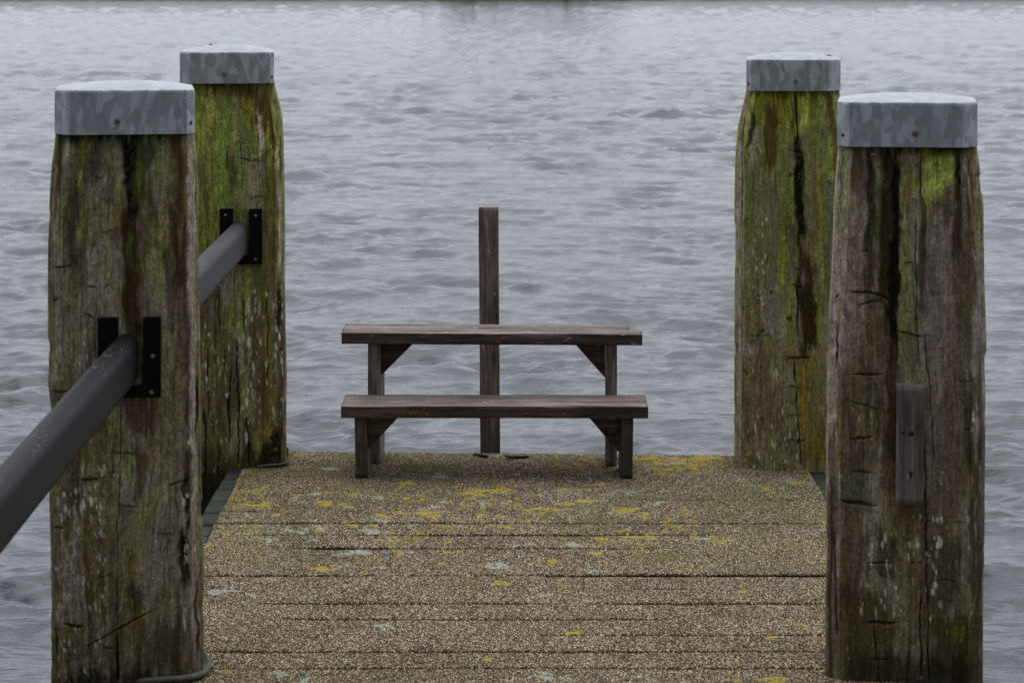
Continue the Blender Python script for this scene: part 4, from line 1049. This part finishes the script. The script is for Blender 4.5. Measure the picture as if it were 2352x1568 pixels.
for (x, y, rx, ry) in [(290, 225, 55, 12), (1560, 250, 45, 9), (660, 408, 35, 9), (780, 368, 50, 7), (1205, 385, 40, 6), (1570, 420, 40, 7), (1840, 420, 40, 12), (360, 500, 28, 8), (1180, 530, 60, 10), (1420, 515, 30, 9), (760, 575, 30, 8), (835, 580, 35, 9), (1170, 600, 60, 10),
                       (1690, 565, 30, 7), (660, 605, 40, 8), (1230, 660, 50, 11), (780, 655, 20, 5), (1030, 745, 95, 14), (1380, 742, 40, 7), (960, 832, 30, 8), (1200, 828, 40, 6), (1950, 830, 80, 7), (980, 955, 50, 9), (130, 990, 60, 14), (1240, 1015, 40, 8), (410, 1015, 25, 10),
                       (590, 1510, 70, 14), (700, 1550, 40, 12), (1200, 1210, 30, 10), (230, 975, 60, 9), (870, 212, 50, 8), (1490, 455, 80, 6), (450, 660, 60, 5)]:
    a = za(x, y); LG.append((a[0], a[1], za.l(rx), za.l(ry)))
for (x, y, rx, ry) in [(400, 350, 35, 12), (1130, 408, 40, 9), (930, 330, 35, 5), (120, 810, 80, 9), (250, 678, 60, 8), (1010, 1510, 30, 14), (410, 1525, 55, 12), (540, 1535, 30, 12), (450, 1497, 30, 9), (1250, 150, 90, 12), (730, 850, 30, 7), (400, 990, 30, 6), (1430, 640, 40, 8), (850, 460, 40, 6), (620, 670, 60, 6)]:
    a = zb_(x, y); LG.append((a[0], a[1], zb_.l(rx), zb_.l(ry)))
for (x, y, rx, ry) in [(1000, 130, 60, 30), (1350, 140, 100, 18), (1420, 190, 120, 20), (1680, 140, 50, 10), (1930, 135, 60, 12), (1870, 280, 80, 20), (420, 300, 90, 20), (900, 240, 70, 16), (1340, 290, 70, 16), (350, 240, 90, 14)]:
    a = za(x, y); LM.append((a[0], a[1], za.l(rx), za.l(ry)))
for (x, y, rx, ry) in [(200, 110, 200, 14), (500, 130, 160, 16), (1100, 130, 120, 30), (1580, 150, 60, 40), (1300, 170, 240, 30), (40, 250, 60, 20), (1200, 760, 200, 40), (880, 210, 80, 20)]:
    a = zb_(x, y); LM.append((a[0], a[1], zb_.l(rx), zb_.l(ry)))

def lichen(X, Y):
    xp = VX + X * F / Y; yp = VY + HC * F / Y
    wx = 70 * (fbm(X * 22, Y * 14, 800, 4) - 0.5); wy = 20 * (fbm(X * 24 + 9, Y * 16, 805, 4) - 0.5)
    res = []
    for lst, sc_ in ((LY, 1.0), (LG, 0.95), (LM, 0.70)):
        a = np.zeros_like(X)
        for (cx, cy, rx, ry) in lst:
            if yp.min() - 3 * ry > cy or yp.max() + 3 * ry < cy: continue
            a = np.maximum(a, 1.15 * np.exp(-0.8 * (((xp + wx - cx) / rx) ** 2 + ((yp + wy - cy) / (ry * 0.9)) ** 2)) * sc_)
        res.append(a)
    y_, g_, m_ = res
    far = sm(9.6, 11.6, Y)
    y_ = np.maximum(y_, 0.52 * sm(0.50, 0.60, fbm(X * 26, Y * 14, 810, 4)) * sm(0.42, 0.6, fbm(X * 2.5, Y * 1.6, 811, 3)) * (0.25 + 0.75 * far))
    g_ = np.maximum(g_, 0.42 * sm(0.57, 0.66, fbm(X * 26 + 30, Y * 15, 815, 4)) * sm(0.4, 0.6, fbm(X * 2.5 + 7, Y * 1.8, 816, 3)) * (0.6 + 0.4 * far))
    m_ = np.maximum(m_, 0.46 * sm(0.42, 0.62, fbm(X * 3 + 60, Y * 2.2, 820, 4)) * (0.5 + 0.5 * far))
    return np.stack([y_, g_, m_], -1)

def sheet(bmv, x0, x1, D0, D1, i, top, thick, nx, ny, jag):
    "one plank (or its coat) between gap lines i (far) and i+1 (near)"
    xs = np.linspace(x0, x1, nx)
    far = D0 + wavy(i, xs) - (plank_edges(i, xs, 0) / 2 if i else 0)
    near = D1 + wavy(i + 1, xs) + plank_edges(i + 1, xs, 0) / 2
    t_ = np.linspace(0, 1, ny)[:, None]
    Y = near[None, :] * (1 - t_) + far[None, :] * t_
    X = np.repeat(xs[None, :], ny, 0).copy()
    if jag:
        X[:, 0] += 0.012 * (vn(Y[:, 0] * 60, Y[:, 0] * 0, 730) - 0.5); X[:, -1] += 0.014 * (vn(Y[:, -1] * 60, Y[:, -1] * 0, 731) - 0.5)
    e0 = (1 - t_) * (D0 - D1); e1 = t_ * (D0 - D1)
    gf = sm(0.0006, 0.004, plank_edges(i, xs, 0))[None, :] if i else 1.0; gn = sm(0.0006, 0.004, plank_edges(i + 1, xs, 0))[None, :]
    Zt = top + 0.0025 * (fbm(X * 4, Y * 4, 740, 3) - 0.5) - 0.004 * (1 - sm(0, 0.006, e0)) * gf - 0.004 * (1 - sm(0, 0.006, e1)) * gn
    T = np.stack([X, Y, Zt], -1)
    B0 = T[0:1].copy(); B0[..., 2] = top - thick; B1 = T[-1:].copy(); B1[..., 2] = top - thick
    return np.concatenate([B0, T, B1], 0)

def join_sheets(name, sheets, mat, parent, colf=None):
    V = []; Fq = []; off = 0; cols = []
    for P in sheets:
        n_, m_ = P.shape[:2]
        V.append(P.reshape(-1, 3))
        ii = np.arange(n_ - 1)[:, None]; jj = np.arange(m_ - 1)[None, :]
        Q = np.stack([ii * m_ + jj, ii * m_ + jj + 1, (ii + 1) * m_ + jj + 1, (ii + 1) * m_ + jj], -1).reshape(-1, 4) + off
        Fq.append(Q)
        # ends
        for j in (0, m_ - 1):
            col_ = np.arange(n_) * m_ + j + off
            for a in range(n_ // 2):
                b2 = n_ - 1 - a
                if b2 - a < 2: break
                q = [col_[a], col_[a + 1], col_[b2 - 1], col_[b2]]
                if len(set(q)) == 4: Fq.append(np.array([q if j == 0 else q[::-1]]))
        if colf is not None: cols.append(colf(P[..., 0], P[..., 1]).reshape(-1, 3))
        off += n_ * m_
    V = np.concatenate(V); Fq = np.concatenate(Fq)
    me = bpy.data.meshes.new(name)
    me.vertices.add(len(V)); me.vertices.foreach_set('co', V.astype(np.float32).ravel())
    me.loops.add(Fq.size); me.loops.foreach_set('vertex_index', Fq.ravel().astype(np.int32))
    me.polygons.add(len(Fq)); me.polygons.foreach_set('loop_start', np.arange(0, Fq.size, 4).astype(np.int32)); me.polygons.foreach_set('loop_total', np.full(len(Fq), 4, np.int32))
    me.update(calc_edges=True)
    if cols:
        at = me.color_attributes.new('Col', 'FLOAT_COLOR', 'POINT')
        c = np.ones((len(V), 4), np.float32); c[:, :3] = np.concatenate(cols)
        at.data.foreach_set('color', c.ravel())
    me.validate()
    return link(name, me, mat, parent)

coats = []; plk = []
for i in range(len(Dl) - 1):
    D0, D1 = Dl[i], Dl[i + 1]
    coats.append(sheet(None, CLX, CRX, D0, D1, i, 0.0, 0.0085, 560, max(8, int((D0 - D1) / 0.009)), True))
    plk.append(sheet(None, DL_ + 0.012 * (random.random() - .5), DR_ + 0.012 * (random.random() - .5), D0, D1, i, -0.0085, 0.045, 160, 5, False))
pr = jetty.matrix_world
def loc_fix(o):
    o.matrix_parent_inverse = Matrix.Translation((0, -9, 0)); return o
loc_fix(join_sheets('grit_coating', coats, M_COAT, jetty, lichen))
planks_o = loc_fix(join_sheets('planks', plk, M_PLANK, jetty))
for xb in (-1.12, -0.35, 0.45, 1.3):
    bm = bmesh.new(); bm_box(bm, xb - 0.08, xb + 0.08, 5.3, 12.72 - 0.045 * xb, -0.27, -0.055, 0.006)
    loc_fix(bm_obj('support_beam', bm, M_BEAM, jetty))
for yb in (9.4, 12.3):
    bm = bmesh.new(); bm_box(bm, -1.2, 1.45, yb - 0.09, yb + 0.09, -0.48, -0.272, 0.006)
    loc_fix(bm_obj('cross_beam', bm, M_BEAM, jetty))

# ------------------------------------------------------------------ low bench and taller table bench
def prism(name, pts, y0, y1, mat, parent):
    "triangular gusset from (x, z) points"
    bm = bmesh.new()
    a = [bm.verts.new((x, y0, z)) for x, z in pts]; b_ = [bm.verts.new((x, y1, z)) for x, z in pts]
    bm.faces.new(a); bm.faces.new(b_[::-1])
    for i in range(len(pts)):
        bm.faces.new([a[i], b_[i], b_[(i + 1) % len(pts)], a[(i + 1) % len(pts)]])
    bmesh.ops.bevel(bm, geom=bm.edges[:], offset=0.003, segments=1, affect='EDGES')
    return bm_obj(name, bm, mat, parent)

bench = thing('low_bench', (-0.030, 12.13, 0.0), 'low weathered brown plank bench in front of the taller one', 'bench', None, R(-0.4))
lumber('seat', (-0.712, 0.166, 0.3135), (0.715, 0.166, 0.3135), 0.333, 0.055, M_BENCH, bench, r=0.005, rough=0.003, seed=21)
for nm, x0, x1 in (('leg', -0.652, -0.594), ('leg', 0.592, 0.648)):
    xm = (x0 + x1) / 2
    lumber(nm, (xm + (0.004 if xm < 0 else -0.004), 0.165, 0.0), (xm, 0.165, 0.2865), 0.25, x1 - x0, M_BENCHM, bench, r=0.005, rough=0.002, seed=23, up=(1, 0, 0))
prism('brace', [(-0.5935, 0.0905 + 0.03), (-0.5935, 0.286), (-0.438, 0.286)], 0.09, 0.135, M_BENCHM, bench)
prism('brace', [(0.5915, 0.0905 + 0.01), (0.5915, 0.286), (0.432, 0.286)], 0.09, 0.135, M_BENCHM, bench)

# the tall one, turned slightly
tb = thing('high_bench', (-0.043, 12.445, 0.0), 'taller weathered brown bench like a small table, its rear board shorter', 'bench', None, R(-2.6))
lumber('front_board', (-0.718, 0.073, 0.6065), (0.717, 0.073, 0.6085), 0.146, 0.053, M_BENCH, tb, r=0.005, rough=0.003, seed=31)
lumber('rear_board', (-0.728, 0.246, 0.6070), (0.655, 0.236, 0.6075), 0.190, 0.051, M_BENCH, tb, r=0.005, rough=0.003, seed=33)
for x0, x1 in ((-0.597, -0.538), (0.540, 0.596)):
    xm = (x0 + x1) / 2
    lumber('leg', (xm, 0.175, 0.0), (xm, 0.175, 0.581), 0.25, x1 - x0, M_POST, tb, r=0.005, rough=0.002, seed=35, up=(1, 0, 0))
prism('brace', [(-0.537, 0.415), (-0.537, 0.5795), (-0.372, 0.5795)], 0.11, 0.155, M_BENCHM, tb)
prism('brace', [(0.539, 0.410), (0.539, 0.5805), (0.387, 0.5805)], 0.11, 0.155, M_BENCHM, tb)
# orange lichen crumbs on the front edge of the low seat
M_OR = mat_simple('orange_lichen', (0.55, 0.14, 0.02), 0.9, 0.1, 0, 0.4, 90)
bm = bmesh.new(); rr = random.Random(3)
for q in range(30):
    g_ = rr.random()
    x = (-0.4 + rr.gauss(0, 0.025)) if g_ < .62 else (rr.gauss(-0.335, 0.02) if g_ < .8 else rr.gauss(-0.56, 0.02) if g_ < .9 else rr.gauss(-.29, .02))
    z = 0.3135 + rr.gauss(0.002, 0.007) - (0.012 if g_ > .8 else 0)
    s = rr.uniform(0.0012, 0.0034)
    bmesh.ops.create_icosphere(bm, subdivisions=1, radius=s, matrix=Matrix.Translation((x, -0.0015, z)) @ Matrix.Diagonal((1.5, .6, 1, 1)))
bm_obj('orange_lichen', bm, M_OR, bench)['kind'] = 'stuff'

post = thing('square_post', (0, 13.02, WATER), 'single square grey brown timber post standing in the water behind the two benches', 'post')
lumber('shaft', ((1133 - VX) * 13.02 / F, 0, -1.0), ((1122 - VX) * 13.02 / F, 0, 1.187 - WATER), 0.10, 0.0985, M_POST, post, r=0.004, rough=0.0015, seed=41, up=(1, 0, 0))
for q, (x0, x1, y0, y1, lb) in enumerate([(1089, 1121, 1038, 1043, 'thin dark curled strip of wood at the deck edge, left of the square post'), (1163, 1212, 1044.5, 1043.5, 'thin dark strip of wood at the deck edge, right of the square post')]):
    a = dk(x0, y0 + 4, 0.012); b2 = dk(x1, y1 + 4, 0.006)
    r_ = thing('wood_scrap', a, lb, 'wood scrap', 'wood scraps by the square post')
    lumber('strip', (0, 0, 0), (b2[0] - a[0], b2[1] - a[1], b2[2] - a[2]), 0.03, 0.008, M_BEAM, r_, r=0.0025, rough=0.0008, seed=50 + q)

# small dead leaf on the far right cap
bm = bmesh.new()
pl = [(-0.03, 0, 0), (-0.012, -0.009, .004), (0.012, -0.010, .007), (0.034, -0.002, .003), (0.014, 0.010, .006), (-0.010, 0.010, .003)]
vs = [bm.verts.new(p) for p in pl]; ct = bm.verts.new((0, 0, 0.0015))
for i in range(6): bm.faces.new([vs[i], vs[(i + 1) % 6], ct])
bmesh.ops.solidify(bm, geom=bm.faces[:], thickness=0.0012)
lf = bm_obj('dead_leaf', bm, M_DEAD)
lf.location = ((1905 - VX) * 12.42 / F, 12.52, 1.952)
lf.rotation_euler = (R(12), R(5), R(20))
tag(lf, 'small curled rusty dead leaf on the galvanised cap of the far right pile', 'leaf')
bm = bmesh.new(); bmesh.ops.create_icosphere(bm, subdivisions=2, radius=0.007)
for v in bm.verts: v.co *= 1 + 0.25 * (random.random() - .5)
st_ = bm_obj('pebble', bm, M_BEAM); st_.location = ((486 - VX) * 12.68 / F, 12.64, 2.002)
tag(st_, 'tiny dark pebble on top of the far left pile cap', 'pebble')
